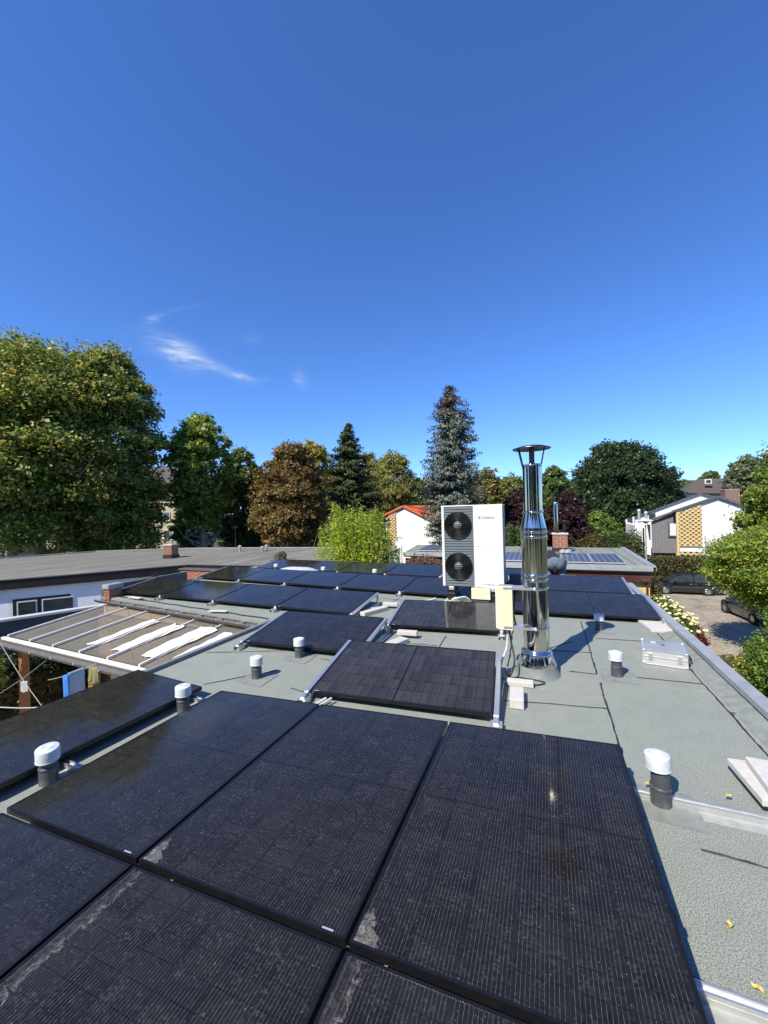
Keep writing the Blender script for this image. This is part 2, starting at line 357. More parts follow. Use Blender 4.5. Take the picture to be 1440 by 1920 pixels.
def cell_mat(name, stain=0, lines=1.0, grid=.35, dust=.5, seed=0.0, lum=1.0):
    """glass over black half cells: local x is the long side (1.72 m), local y the short side"""
    t = NT(name)
    sp = t.n('ShaderNodeSeparateXYZ'); t.l(t.tc.outputs['Object'], sp.inputs[0]); X, Y = sp.outputs[0], sp.outputs[1]
    def line(v, period, off, width):      # 1 on a line
        f = t.math('FRACT', t.math('DIVIDE', t.math('ADD', v, off), period)); f = t.math('ABSOLUTE', t.math('SUBTRACT', f, .5))
        return t.math('GREATER_THAN', f, .5-width/period/2)
    cx, cy = .0835, .182
    gx = line(X, cx, -.026, .0044); gy = line(Y, cy, -.021, .0052)
    mid = t.math('LESS_THAN', t.math('ABSOLUTE', t.math('SUBTRACT', X, .861)), .0085)
    g = t.math('MAXIMUM', t.math('MAXIMUM', gx, gy), mid)
    bus = line(Y, .01516, -.021, .0010)
    dash = t.ramp(t.noise(1, 2, .6, mscale=(55, 95, 1)), [(.38, .38), (.62, 1.0)])
    n1 = t.noise(7, 6, .65, dist=.4); n2 = t.noise(2.1, 4, .6)
    cellv = t.n('ShaderNodeTexWhiteNoise', noise_dimensions='2D')
    cb = t.n('ShaderNodeCombineXYZ'); t.l(t.math('FLOOR', t.math('DIVIDE', X, cx)), cb.inputs[0]); t.l(t.math('FLOOR', t.math('DIVIDE', Y, cy)), cb.inputs[1]); t.l(cb.outputs[0], cellv.inputs['Vector'])
    base = t.mix(cellv.outputs['Value'], (.0075*lum,.0074*lum,.0080*lum), (.0135*lum,.0130*lum,.0135*lum))
    base = t.mix(t.math('MULTIPLY', t.math('MULTIPLY', bus, dash), .62*lines), base, (.235,.23,.235))
    base = t.mix(t.math('MULTIPLY', g, grid*2), base, (.004,.004,.005))
    # dust film, drops dried on the glass, a few bright specks
    drops = t.n('ShaderNodeTexVoronoi', distance='EUCLIDEAN'); drops.inputs['Scale'].default_value = 62
    mpv = t.n('ShaderNodeMapping'); mpv.inputs['Scale'].default_value = (1, .75, 1); mpv.inputs['Location'].default_value = (seed, seed*2, 0)
    t.l(t.tc.outputs['Object'], mpv.inputs['Vector']); t.l(mpv.outputs[0], drops.inputs['Vector'])
    dr = t.math('MULTIPLY', t.ramp(drops.outputs['Distance'], [(.12, 1.0), (.5, 0.0)]), t.ramp(t.noise(9, 4, .7), [(.42, 0.0), (.68, 1.0)]))
    sp2 = t.ramp(t.noise(85, 3, .85), [(.655, 0.0), (.70, 1.0)])
    film = t.ramp(n1, [(.3, .10), (.75, .30)])
    d = t.math('MULTIPLY', t.math('ADD', t.math('ADD', t.math('MULTIPLY', film, .05), t.math('MULTIPLY', dr, .10)), t.math('MULTIPLY', sp2, .42)), dust, True)
    col = t.mix(d, base, (.34,.32,.29))
    if stain:
        edge = t.noise(13, 6, .7, dist=1.2)
        if stain == 1:      # silt dried in the lower corner (local x=0, y=W)
            q = t.math('ADD', t.math('MULTIPLY', X, 1.0), t.math('MULTIPLY', t.math('SUBTRACT', 1.134, Y), 1.35))
            q = t.math('SUBTRACT', q, t.math('MULTIPLY', edge, .22))
            sm = t.ramp(q, [(.0, .42), (.025, .30), (.034, .42), (.040, 0.0)])
        else:               # silt along the whole left edge
            q = t.math('SUBTRACT', t.math('SUBTRACT', 1.134, Y), t.math('MULTIPLY', edge, .20)); q = t.math('ADD', q, .065)
            sm = t.ramp(q, [(.0, .06), (.014, .10), (.026, .42), (.031, 0.0)])
        sm = t.math('MULTIPLY', sm, t.ramp(t.noise(38, 6, .8, dist=1), [(.40, .12), (.60, 1.0)]))
        sc = t.ramp(t.noise(24, 5, .8, dist=2), [(.62, 0.0), (.70, 1.0)])
        lim = t.math('SUBTRACT', 1.0, t.math('MULTIPLY', t.math('SUBTRACT', 1.134, Y), 2.6), True)
        sm = t.math('MAXIMUM', sm, t.math('MULTIPLY', t.math('MULTIPLY', sc, lim), .5))
        col = t.mix(sm, col, (.46,.43,.37)); d = t.math('ADD', d, sm, True)
    t.set(col=col, rough=t.math('ADD', .065, t.math('MULTIPLY', d, .6)), ior=1.45, spec=.30)
    return t.m
m_cells = [cell_mat('solar cells under dusty glass', 0, 1.0, .30, .95), cell_mat('solar cells with silt in a corner', 1, 1.0, .30, 1.0, 3.1), cell_mat('solar cells with silt along the edge', 2, 1.0, .30, 1.1, 5.7)]
m_cellfar = cell_mat('solar cells seen from afar', 0, .5, .5, .7, 1.3, 1.5)
m_cellgrid = cell_mat('solar cells with plain grid', 0, .4, .5, .8, 8.2, 2.8)
def poly_cells():
    t = NT('blue polycrystalline cells'); sp = t.n('ShaderNodeSeparateXYZ'); t.l(t.tc.outputs['Object'], sp.inputs[0])
    def ln(v): return t.math('LESS_THAN', t.math('FRACT', t.math('DIVIDE', v, .158)), .085)
    g = t.math('MAXIMUM', ln(sp.outputs[0]), ln(sp.outputs[1]))
    c = t.mix(t.noise(20, 3), (.030,.032,.045), (.05,.053,.072)); t.set(col=t.mix(g, c, (.30,.31,.33)), rough=.3, spec=.15); return t.m
m_poly = poly_cells()

# ------------------------------------------------------------------ ground, driveway
def ground_mat():
    t = NT('grass and soil ground')
    c = t.ramp(t.noise(.35, 7, .7, 'World'), [(.3, (.035,.050,.018)), (.5, (.060,.075,.025)), (.72, (.12,.10,.055))])
    c = t.mix(t.ramp(t.noise(9, 5, .8, 'World'), [(.35, .4), (.65, 0.0)]), c, (.02,.028,.01))
    t.set(col=c, rough=.95); t.bump(t.noise(6, 5, .8, 'World'), .8, .08); return t.m
gm = MB()
n = 24
for i in range(n):
    for j in range(n):
        x0, x1 = -500+1000*i/n, -500+1000*(i+1)/n; y0, y1 = -300+1000*j/n, -300+1000*(j+1)/n
        gm.add([(x0,y0,0),(x1,y0,0),(x1,y1,0),(x0,y1,0)], [(0,1,2,3)])
tag(gm.build('ground', ground_mat(), loc=(0,0,GZ)), kind='structure')
def drive_mat():
    t = NT('old cobbled asphalt driveway')
    v = t.n('ShaderNodeTexVoronoi'); v.inputs['Scale'].default_value = 6; t.l(t.g.outputs['Position'], v.inputs['Vector'])
    c = t.ramp(t.noise(1.1, 7, .7, 'World'), [(.3, (.27,.225,.17)), (.55, (.42,.36,.28)), (.75, (.52,.46,.38))])
    c = t.mix(t.ramp(v.outputs['Distance'], [(.1, 0.0), (.6, .45)]), c, (.12,.10,.08))
    c = t.mix(t.ramp(t.noise(14, 5, .8, 'World'), [(.58, 0.0), (.68, .6)]), c, (.07,.05,.03))
    c = t.mix(t.ramp(t.noise(.7, 5, .7, 'World', 1), [(.56, 0.0), (.62, .5)]), c, (.11,.12,.045))
    t.set(col=c, rough=.9); t.bump(v.outputs['Distance'], .5, .03); return t.m
dm = MB(); dm.prism([(3.6,2),(11.8,8),(13.4,26),(15.5,30),(30,38.2),(8,38.2),(7.2,33),(4.4,17)], .004, .02)
tag(dm.build('driveway', drive_mat(), loc=(0,0,GZ)), kind='structure')

# ------------------------------------------------------------------ our flat roof and the building below it
ROOF_POLY = [(-4.47,-3.5),(1.704,-3.5),(1.704,10.5),(.75,10.5),(.75,12.15),(-10.1,12.15),(-10.1,6.28),(-4.47,5.62)]
rb = MB(); rb.prism(ROOF_POLY, -.16, 0)
roof = tag(rb.build('flat_roof', [m_felt]), kind='structure')
body = MB(); body.prism([(-4.3,-3.4),(1.5,-3.4),(1.5,10.4),(.6,10.4),(.6,12.0),(-9.95,12.0),(-9.95,6.6),(-4.3,5.9)], GZ-.1, -.165)
bld = tag(body.build('bungalow', m_render), 'white rendered bungalow under the green felt roof with the solar panels', 'building')
# bitumen seams where the felt strips overlap
def seam(pts, w=.009, seed=0):
    rn = random.Random(seed); P = []
    for a, b in zip(pts, pts[1:]):
        a, b = Vector((*a, 0)), Vector((*b, 0)); nseg = max(2, int((b-a).length/.05))
        P += [a.lerp(b, i/nseg) for i in range(nseg)]
    P.append(Vector((*pts[-1], 0))); m = MB(); vs = []; fs = []; drift = 0
    for i, p in enumerate(P):
        d = (P[min(i+1, len(P)-1)]-P[max(i-1, 0)]).normalized(); q = Vector((-d.y, d.x, 0))
        drift = drift*.85 + rn.uniform(-.004, .004)
        c = p+q*drift; ww = w*rn.uniform(.35, 1.0)*(1.9 if rn.random() < .06 else 1); l = w*rn.uniform(.25, .7)
        vs += [c-q*l+Vector((0,0,.0035)), c+Vector((0,0,.008)), c+q*ww+Vector((0,0,.0035))]
    for i in range(len(P)-1):
        fs += [(3*i, 3*i+1, 3*i+4, 3*i+3), (3*i+1, 3*i+2, 3*i+5, 3*i+4)]
    m.add(vs, fs); m.build('bitumen_seam', m_bitumen, roof)
k = 0
for pts in ([(.50,7.2),(.50,5.0)],[(.49,4.75),(.485,3.35)],[(1.48,7.0),(1.49,3.2),(1.5,-1)],[(-.42,4.02),(.485,4.16)],[(.21,4.97),(.49,4.98)],[(.87,5.03),(1.48,5.06)],
            [(.62,6.35),(1.4,6.42)],[(1.49,4.44),(1.66,4.46)],[(.30,6.1),(-.15,5.5)],[(-.1,5.62),(.5,5.70)],[(.74,2.62),(1.1,2.60),(1.68,2.62)],[(-.53,7.1),(-.48,5.6),(-.47,4.9)],[(-2.2,5.3),(-1.45,5.35)],
            [(-1.42,5.8),(-1.4,5.1)],[(-2.75,4.4),(-2.0,4.3)],[(-2.6,3.55),(-2.25,3.5)],[(-3.6,3.3),(-3.05,3.9)],[(-4.4,4.1),(-3.4,4.5)],[(-1.42,3.4),(-1.41,3.2)],[(-.5,9.0),(-.5,7.6)],[(.5,1.9),(1.6,1.62)],
            [(-3.1,6.1),(-3.0,8.1)],[(-5.5,8.2),(-2.9,7.9)],[(.62,8.9),(.55,9.1)]):
    k += 1; seam(pts, .013 if max(p[1] for p in pts) < 7.5 else .009, k)
# parapet kerb and zinc cap on the right side
pk = MB(); pk.prism([(1.705,-3.5),(1.79,-3.5),(1.79,10.5),(1.705,10.5)], -.55, .10); pk.build('parapet_kerb', m_flash, roof)
for i, (y0, y1) in enumerate(((-3.5,1.2),(1.2,4.72),(4.72,8.2),(8.2,10.52))):
    z = MB(); h = .1+.002*(i % 2)
    z.prism([(1.685,y0+.004),(1.81,y0+.004),(1.81,y1-.004),(1.685,y1-.004)], h+.001, h+.02)
    z.box((1.807,y0+.004,h-.10),(1.812,y1-.004,h+.0005)); z.box((1.680,y0+.004,h-.035),(1.6845,y1-.004,h+.02)); z.build('zinc_cap', m_zinc, roof)
ap = MB(); ap.add([(1.53,-3.5,.004),(1.704,-3.5,.05),(1.704,10.45,.05),(1.53,10.45,.004)], [(0,1,2,3)]); ap.build('upstand_flashing', m_patch, roof)
# left edge strip, far edge strip
e = MB(); e.box((-4.55,-3.5,-.2),(-4.47,5.6,.05)); e.build('roof_edge_strip', m_flash, roof)
e = MB(); e.box((-10.1,12.0,.0),(-1.75,12.15,.09)); e.build('roof_edge_strip', m_flash, roof)
e = MB(); e.bar((-10.1,8.7,.10),(-10.1,6.3,.10), .12, .3); e.build('roof_edge_strip', m_slatey, roof)
# gutter along the notch
g = MB(); ga, gb = Vector((-10.15,6.20,-.05)), Vector((-4.85,5.56,-.05)); gd = (gb-ga); gn = Vector((-gd.y, gd.x, 0)).normalized()*-1
prof = [(math.cos(t)*.075, math.sin(t)*.075) for t in [math.pi+math.pi*i/10 for i in range(11)]]
vsg = [ga+gn*p[0]+Vector((0,0,p[1])) for p in prof]+[gb+gn*p[0]+Vector((0,0,p[1])) for p in prof]
g.add(vsg, [(i, i+1, 12+i, 11+i) for i in range(10)], 0, True)
g.tube([ga-gn*.075, gb-gn*.075], .012); g.tube([ga+gn*.075, gb+gn*.075], .012)
gut = g.build('gutter', m_zincd); tag(gut, 'half round zinc gutter along the roof edge above the glass canopy', 'gutter')
for i in range(9):
    p = ga.lerp(gb, (i+.5)/9); b = MB(); b.bar(p-gn*.09+Vector((0,0,.012)), p+gn*.09+Vector((0,0,.012)), .03, .008); b.build('gutter_bracket', m_aluw, gut)
cb = MB(); cb.tube([Vector((-10.0,6.42,.012))+Vector((5.3*i/24, -.64*i/24+.015*math.sin(i*1.7), 0)) for i in range(25)], .011, 6)
tag(cb.build('cable', m_cableb), 'thin black cable lying along the edge behind the gutter', 'cable')
# brick pier at the corner
def brick_block(parent, x0, x1, y0, y1, z0, z1, bm, mort, bl=.24, bh=.071, j=.012, faces='FRLB'):
    """bricks as objects on the faces, mortar core inside"""
    MB().box((x0+.008,y0+.008,z0),(x1-.008,y1-.008,z1)).build('mortar_core', mort, parent)
    nz = max(1, int(round((z1-z0)/(bh+j)))); hh = (z1-z0)/nz
    cache = {}
    for r in range(nz):
        zz = z0+r*hh+j/2
        for (a, b, ax) in ((x0, x1, 'x'), (y0, y1, 'y')):
            nb = max(1, int(round((b-a)/(bl+j)))); w = (b-a)/nb
            edges = [a+w*q for q in range(nb+1)] if r % 2 == (ax == 'x') else [a]+[a+w*(q+.5) for q in range(nb)]+[b]
            for c0, c1 in zip(edges, edges[1:]):
                L = c1-c0-j
                key = (ax, round(L, 3))
                if key not in cache:
                    mb_ = MB()
                    if ax == 'x': mb_.box((0, 0, 0), (L, .02, hh-j))
                    else: mb_.box((0, 0, 0), (.02, L, hh-j))
                    cache[key] = mb_.mesh('brick', bm)
                for side in (0, 1):
                    if ax == 'x': put('brick', cache[key], parent, (c0+j/2, (y0-.004 if side == 0 else y1-.016), zz))
                    else: put('brick', cache[key], parent, ((x0-.004 if side == 0 else x1-.016), c0+j/2, zz))
pier = empty('brick_pier', (-9.95,6.3,-.25), 'short red brick pier with a zinc cover at the corner above the glass canopy', 'pier')
brick_block(pier, .06, .24, -.1, .2, 0, .46, m_brick, m_mortar)
MB().box((.03,-.14,.465),(.27,.24,.57)).build('zinc_cover', m_zinc, pier, bevel=.01)

# ------------------------------------------------------------------ solar panels
PL, PW, PT = 1.722, 1.134, .034
def panel_meshes(L, W):
    f = MB(); t = .011
    f.box((0,0,-PT),(L,t,0)); f.box((0,W-t,-PT),(L,W,0)); f.box((0,t,-PT),(t,W-t,0)); f.box((L-t,t,-PT),(L,W-t,0))
    gl = MB(); gl.box((t,t,-.008),(L-t,W-t,-.0025)); back = MB(); back.box((t+.001,t+.001,-.030),(L-t-.001,W-t-.001,-.026))
    lab = MB(); lab.box((.0,0,-.0022),(.05,.009,-.0016))
    return f.mesh('frame', m_frame), gl, back.mesh('backsheet', m_black), lab.mesh('sticker', m_aluw)
_pc = {}
def panel(A, B, up, mat, label, group, portrait=False, sticker=True, sz=None):
    """A: near left top corner, B: near right top corner, up: vector from near to far edge direction (unit)"""
    A, B, up = Vector(A), Vector(B), Vector(up).normalized()
    ex = (B-A); w = ex.length; ex.normalize(); nz = ex.cross(up).normalized(); ey = nz.cross(ex)
    L, W = sz
    if portrait:  # long side runs away from the camera: local x = far, local y = left
        T = Matrix((ey, -ex, nz)).transposed().to_4x4(); T.translation = B
    else:
        T = Matrix((ex, ey, nz)).transposed().to_4x4(); T.translation = A
    key = (round(L, 2), round(W, 2), mat.name)
    if key not in _pc:
        f, gl, bk, lb = panel_meshes(round(L, 2), round(W, 2)); _pc[key] = (f, gl.mesh('glass', mat), bk, lb)
    f, gl, bk, lb = _pc[key]
    e = empty('solar_panel', (0,0,0), label, 'solar panel', group); e.matrix_world = T
    put('frame', f, e); put('glass', gl, e); put('backsheet', bk, e)
    if sticker: put('sticker', lb, e, (.03, .016, 0) if not portrait else (.02, .06, 0), (0,0,0) if not portrait else (0,0,R(90)))
    return e
ORD = ['leftmost', 'second from the left', 'third from the left', 'fourth from the left', 'rightmost']
# near field: portrait panels lying almost flat, two rows
yw = R(-.09); exf = Vector((1, -.0016, .0449)).normalized(); eyf = Vector((.002, 1, -.0093)).normalized()
o1 = Vector((-3.06,1.322,.15)); cw = 1.1683
for i in range(3):
    A = o1+exf*(cw*i); B = A+exf*(cw-.022)
    panel(A, B, eyf, m_cells[1 if i else 0], ['large flat solar panel in the second row, leftmost, beside the two vents', 'large flat solar panel in the second row, middle one with silt in a corner',
          'large flat solar panel in the second row, right one beside bare green felt'][i], 'flat black solar panels in the foreground', True, True, (1.70, cw-.022))
tw = R(-1.0)
for i in range(3):
    A = o1+exf*(cw*i)-eyf*1.722+Vector((0,0,-.012)); B = A+exf*(cw-.022)
    panel(A, B, eyf, m_cells[2 if i else 0], ['dark blue solar panel cut off at the bottom left corner of the photo', 'solar panel at the bottom edge left of centre with silt along its left side',
          'solar panel cut off at the bottom right with silt in its top left corner'][i], 'flat black solar panels in the foreground', True, True, (1.70, cw-.022))
lpA = Vector((-4.53,1.44,.13)); lpB = Vector((-3.46,1.38,.11))
panel(lpA, lpB, Vector((.085,1,0.0)), m_cells[0], 'dark solar panel at the left roof edge beyond the two pale vents, above the courtyard', 'flat black solar panels in the foreground', True, True, (1.69,1.06))
panel(lpA-Vector((.145,1.705,0)), lpB-Vector((.145,1.705,0)), Vector((.085,1,0.0)), m_cells[0], 'solar panel at the far left edge, nearest the camera, mostly outside the picture', 'flat black solar panels in the foreground', True, False, (1.69,1.06))

# tilted landscape panels in rows
TIL = math.asin(.16/1.134)
def mount(x, y, far, label, group, ang=0.0, block=False, z0=.10):
    """triangular aluminium stand: base rail on the felt, sloped rail under the panel edge, rear post, front bracket"""
    e = empty('mounting_stand', (x, y, 0), label, 'mounting stand', group, (0,0,ang)); L = far
    MB().box((-.02,-.10,.003),(.02,L+.05,.03)).build('base_rail', m_alu, e)
    lift = .042 if block else 0
    MB().bar((0,-.11,z0-.062+lift-.012*bool(block)),(0,L,.26-.062+lift), .042, .035).build('sloped_rail', m_alu, e)
    MB().box((-.02,L-.05,.031),(.02,L-.02,.20)).build('rear_post', m_alu, e)
    b = MB(); b.box((-.05,-.13,.003),(-.044,-.02,.06)); b.box((.044,-.13,.003),(.05,-.02,.06)); b.box((-.043,-.13,.054),(.043,-.02,.06)); b.build('front_bracket', m_alu, e)
    MB().box((-.022,-.025,z0-.04),(.022,-.002,z0+.004)).build('clamp', m_aluw, e)
    return e
def row(Lp, Rp, n, label_row, group, mat, zn=.10, first_cols=None, W=1.12, stands=True, grp2=None, names=None, sz=None, far_ang=0):
    Lp, Rp = Vector((*Lp, zn)), Vector((*Rp, zn)); d = (Rp-Lp); w = d.length/n; d.normalize(); gz = Vector((-d.y, d.x, 0))
    up = gz*math.cos(TIL)+Vector((0,0,math.sin(TIL)))
    for i in range(n):
        A = Lp+d*(w*i); B = A+d*(w-.02)
        nm = names[i] if names else ORD[i if i < n-1 or n > 5 else 4] if n > 1 else 'only'
        panel(A, B, up, mat, ('%s solar panel %s%s' % (nm, 'in the ' if n > 1 else '', label_row)).replace('only solar panel', 'single solar panel'), group, False, zn > 0 and i < n, (w-.02, W))
    if stands:
        for i in range(n+1):
            p = Lp+d*(w*i)-d*.01
            nm = ['left end', 'first joint', 'second joint', 'third joint', 'fourth joint', 'fifth joint'][i] if i < n else 'right end'
            mount(p.x+(-.024 if i == 0 else (.032 if i == n else 0)), p.y, W*.985, 'stand at the %s of the %s' % (nm, label_row if n > 1 else 'panel '+label_row.split(' with')[0]), 'aluminium stands under the solar panels', math.atan2(d.y, d.x), i in (0, n))
G = 'tilted black solar panels on the roof'
row((-2.24,3.38), (-.46,3.52), 1, 'before the chimney pipe with a visible cell grid', G, m_cellgrid, W=1.134)
row((-4.02,4.42), (-2.28,4.50), 1, 'beside the glass canopy behind two vents', G, m_cellfar, W=1.134)
row((-2.33,5.80), (-.66,5.98), 1, 'before the heat pump and mirroring it', G, m_cellgrid, W=1.12)
row((-9.95,6.50), (-3.26,6.26), 4, 'row just behind the gutter', G, m_cellfar, W=1.12)
row((-9.72,8.86), (-1.40,8.18), 5, 'long row passing behind the heat pump', G, m_cellfar, W=1.12)
row((-9.28,10.92), (-2.72,10.50), 4, 'farthest row before the bamboo', G, m_cellfar, W=1.12)
row((-.13,7.31), (1.66,7.37), 1, 'right of the chimney pipe, nearer of two', G, m_cellfar, W=1.12)
row((-.92,7.28), (-.16,7.31), 1, 'partly hidden by the chimney pipe, short piece', G, m_cellfar, W=1.12, stands=False)
row((-.15,9.33), (1.60,9.36), 1, 'right of the chimney pipe, farther of two', G, m_cellfar, W=1.12)
row((-2.1,10.15), (-.36,10.20), 1, 'far back between heat pump and chimney pipe', G, m_cellfar, W=1.12)

# long rails under the flat panels
for i, (y, x1) in enumerate(((3.07,1.24),(1.94,1.60),(.9,1.6),(-.1,1.5))):
    e = empty('mounting_rail', (-3.2,y-.10,0), ['aluminium rail leaving the front panels below the stack of concrete slabs', 'aluminium rail crossing the bare felt at the bottom right of the photo', 'aluminium rail under the nearest solar panels', 'aluminium rail below the camera under the nearest solar panels'][i], 'rail', 'aluminium rails under the flat panels', (0,0,yw))
    L = x1+3.2
    m = MB(); m.box((-1.2,-.022,.004),(L,.022,.026)); m.box((-1.2,-.021,.026),(L,-.014,.044)); m.box((-1.2,.014,.026),(L,.021,.044)); m.build('rail', m_alu, e)
    MB().box((-1.2,-.10,.0012),(L,.05,.0038)).build('protection_mat', simple('pale protection fleece', (.33,.34,.32), .95, 0, .15, 12, .4, 120), e)
    c = MB(); c.box((3.625,-.014,.03),(3.631,.014,.283)); c.box((3.609,-.018,.288),(3.631,.018,.292)); c.build('end_clamp', m_frame, e)
# ballast slabs and blocks
def slab(label, loc, size, rz, grp='pale concrete ballast slabs'):
    o = MB().box((-size[0]/2,-size[1]/2,0),(size[0]/2,size[1]/2,size[2])).build('concrete_slab', m_conc, None, loc, (0,0,rz), .006); return tag(o, label, 'concrete slab', grp)
slab('pale square concrete slab at the right end of the nearer panel row beside the parapet', (1.72-.15,7.18,.003), (.40,.55,.05), R(8))
slab('lower concrete slab of the stack of two at the right edge of the photo', (1.36,3.26,.055), (.42,.42,.045), R(4))
slab('upper concrete slab of the stack of two at the right edge of the photo', (1.42,3.22,.102), (.40,.40,.045), R(-2))
slab('small pale concrete block beside the stand in front of the chimney pipe', (-.30,4.02,.004), (.13,.30,.09), R(3))
slab('thin concrete strip lying between panel stand and chimney flashing', (-.30,4.42,.004), (.28,.10,.05), R(4))
slab('concrete block behind the right stand of the panel near the glass canopy', (-2.02,5.15,.004), (.16,.5,.06), R(-20))
slab('concrete block lying across the stand behind the short row', (-1.95,5.55,.05), (.30,.10,.06), R(6))
slab('concrete block beside the right end of the row above the gutter', (-3.02,6.75,.004), (.14,.62,.07), R(-22))
slab('second concrete block behind the right end of the row above the gutter', (-2.86,7.18,.05), (.30,.12,.06), R(12))
slab('small concrete block by the parapet behind the nearer right row', (1.50,8.42,.004), (.2,.3,.08), R(10))
slab('small concrete block by the parapet between the two right rows', (1.52,7.95,.004), (.2,.32,.08), R(-8))
slab('small concrete block by the parapet beside the farther right row', (1.48,9.9,.004), (.2,.4,.08), R(5))
slab('pale slab standing out left of the heat pump', (-2.35,10.5,.004), (.3,.5,.2), R(25))
slab('white wooden offcut lying on the gutter beside the first canopy rafter', (-8.9,6.28,.035), (.45,.12,.02), R(-7), None)
slab('white offcut lying on the gutter beside the fifth canopy rafter', (-5.95,5.86,.035), (.40,.10,.02), R(12), None)

# ------------------------------------------------------------------ vents
def vent(x, y, h, tilt, label, patch=True, s=1.0):
    e = empty('roof_vent', (x, y, 0), label, 'vent', 'round roof vents with pale caps')
    MB().lathe([(.052*s,.0),(.052*s,h-.05),None,(.057*s,0),(.057*s,.10),None,(.057*s,.10),(.052*s,.10)], n=24).build('pipe', m_pipe, e)
    c = MB(); r = .071*s
    c.lathe([(.0001,h+.002),(r*.9,h+.001),(r*.98,h-.002),(r,h-.007),(r*.99,h-.085),None,(r*.99,h-.085),(r*.93,h-.085),None,(r*.93,h-.085),(r*.93,h-.03),(.0001,h-.03)], n=32)
    for rg in (.25, .45): c.lathe([(r*rg,h+.0015),(r*(rg+.03),h+.005),(r*(rg+.07),h+.005),(r*(rg+.10),h+.0015)], n=24)
    c.lathe([(r*.985,h-.078),(r*1.02,h-.081),(r*1.02,h-.087),(r*.985,h-.088)], n=32)
    c.build('cap', m_vent, e, rot=(R(tilt*.4), R(tilt*.6), 0))
    MB().lathe([(.054*s,.10),(.059*s,.104),(.059*s,.118),(.054*s,.122)], n=24).build('pipe_collar', m_pipe, e)
    if patch: MB().prism([(-.17,-.16),(.20,-.18),(.19,.14),(-.15,.16)], .002, .006).build('flashing', m_patch, e)
    return e
vent(.63,2.94,.31,-4,'pale capped roof vent right of the front panels on a grey patch')
vent(.69,5.00,.27,-3,'pale capped roof vent left of the aluminium case')
vent(.72,6.80,.24,0,'pale capped roof vent standing against the nearer right solar panel')
vent(-3.14,3.64,.25,0,'pale capped roof vent standing alone on the felt between glass canopy and front panels')
vent(-3.05,4.36,.25,0,'pale capped roof vent in front of the dark panel right of the glass canopy')
vent(-3.30,2.78,.25,2,'pale capped roof vent between the panels, the farther of the two at the left', False)
vent(-3.36,1.69,.26,7,'pale capped roof vent between the panels, the nearer one at the far left', False)
vent(-8.35,10.75,.26,0,'small roof vent at the left end of the farthest panel row', False)
vent(-6.35,10.45,.26,0,'small roof vent right of the dome rooflight', False)
vent(-4.58,10.35,.26,0,'small roof vent in front of the farthest row, right one near the heat pump', False)
vent(-.80,10.0,.27,0,'small roof vent between heat pump and chimney pipe', False)

# ------------------------------------------------------------------ dome rooflight
dr = empty('rooflight', (-7.15,10.12,0), 'white acrylic dome rooflight on a kerb between the far panel rows', 'rooflight')
MB().box((-.6,-.42,0),(.6,.42,.16)).build('kerb', m_aluw, dr, bevel=.01)
dmsh = MB(); nn = 14; vsd = []
for i in range(nn+1):
    for j in range(nn+1):
        u, v = -1+2*i/nn, -1+2*j/nn; vsd.append((u*.55, v*.37, .165+.10*((1-u**4)*(1-v**4))**.6))
dmsh.add(vsd, [(i*(nn+1)+j, (i+1)*(nn+1)+j, (i+1)*(nn+1)+j+1, i*(nn+1)+j+1) for i in range(nn) for j in range(nn)], 0, True); dmsh.build('dome', m_vent, dr)

# ------------------------------------------------------------------ steel chimney pipe
ch = empty('chimney_pipe', (-.13,4.84,0), 'polished double walled steel chimney pipe with a rain cap', 'chimney pipe')
MB().lathe([(.250,.002),(.236,.012),(.205,.115)], n=40).build('bitumen_base', m_flash, ch)
MB().lathe([(.208,.105),(.209,.118),(.170,.225),None,(.170,.225),(.143,.226),None,(.165,.227),(.172,.238),(.168,.252),(.150,.262),(.141,.285)], n=48).build('flashing_collar', m_steel, ch)
MB().lathe([(.139,.2),(.139,1.08)], n=64).build('lower_pipe', m_steel, ch)
MB().lathe([(.139,1.10),(.139,1.60)], n=64).build('middle_pipe', m_steel, ch)
def band(z, r=.139, h=.016, dr_=.009):
    return MB().lathe([(r,z-h),(r+dr_*.6,z-h*.8),(r+dr_,z-h*.3),(r+dr_,z+h*.3),(r+dr_*.6,z+h*.8),(r,z+h)], n=64)
for z in (.53,.98,1.075,1.13,1.565,1.62): band(z).build('joint_band', m_steel, ch)
MB().lathe([(.139,1.09),(.1385,1.12)], n=64).build('joint_sleeve', m_steel, ch)
MB().lathe([(.139,1.60),(.139,1.665),None,(.139,1.665),(.108,1.81),(.107,1.845)], n=64).build('reducer', m_steel, ch)
band(1.845,.107,.014,.008).build('joint_band', m_steel, ch)
MB().lathe([(.105,1.85),(.105,2.36),None,(.105,2.36),(.108,2.37),(.108,2.392),(.098,2.392),(.098,2.0)], n=64).build('upper_pipe', m_steel, ch)
cp = MB(); cp.lathe([(.208,2.567),(.21,2.575),(.13,2.60),(.0001,2.622),None,(.0001,2.612),(.13,2.588),(.208,2.567)], n=48); cp.build('rain_cap', m_steeld, ch)
for a in (35, 155, 275, 215):
    t = R(a); MB().bar((math.cos(t)*.106, math.sin(t)*.106, 2.33),(math.cos(t)*.165, math.sin(t)*.165, 2.582), .016, .004, up=(-math.sin(t), math.cos(t), 0)).build('cap_strut', m_steeld, ch)
MB().lathe([(.03,2.39),(.03,2.59)], n=16).build('cap_strut', m_trim, ch)
br = MB()
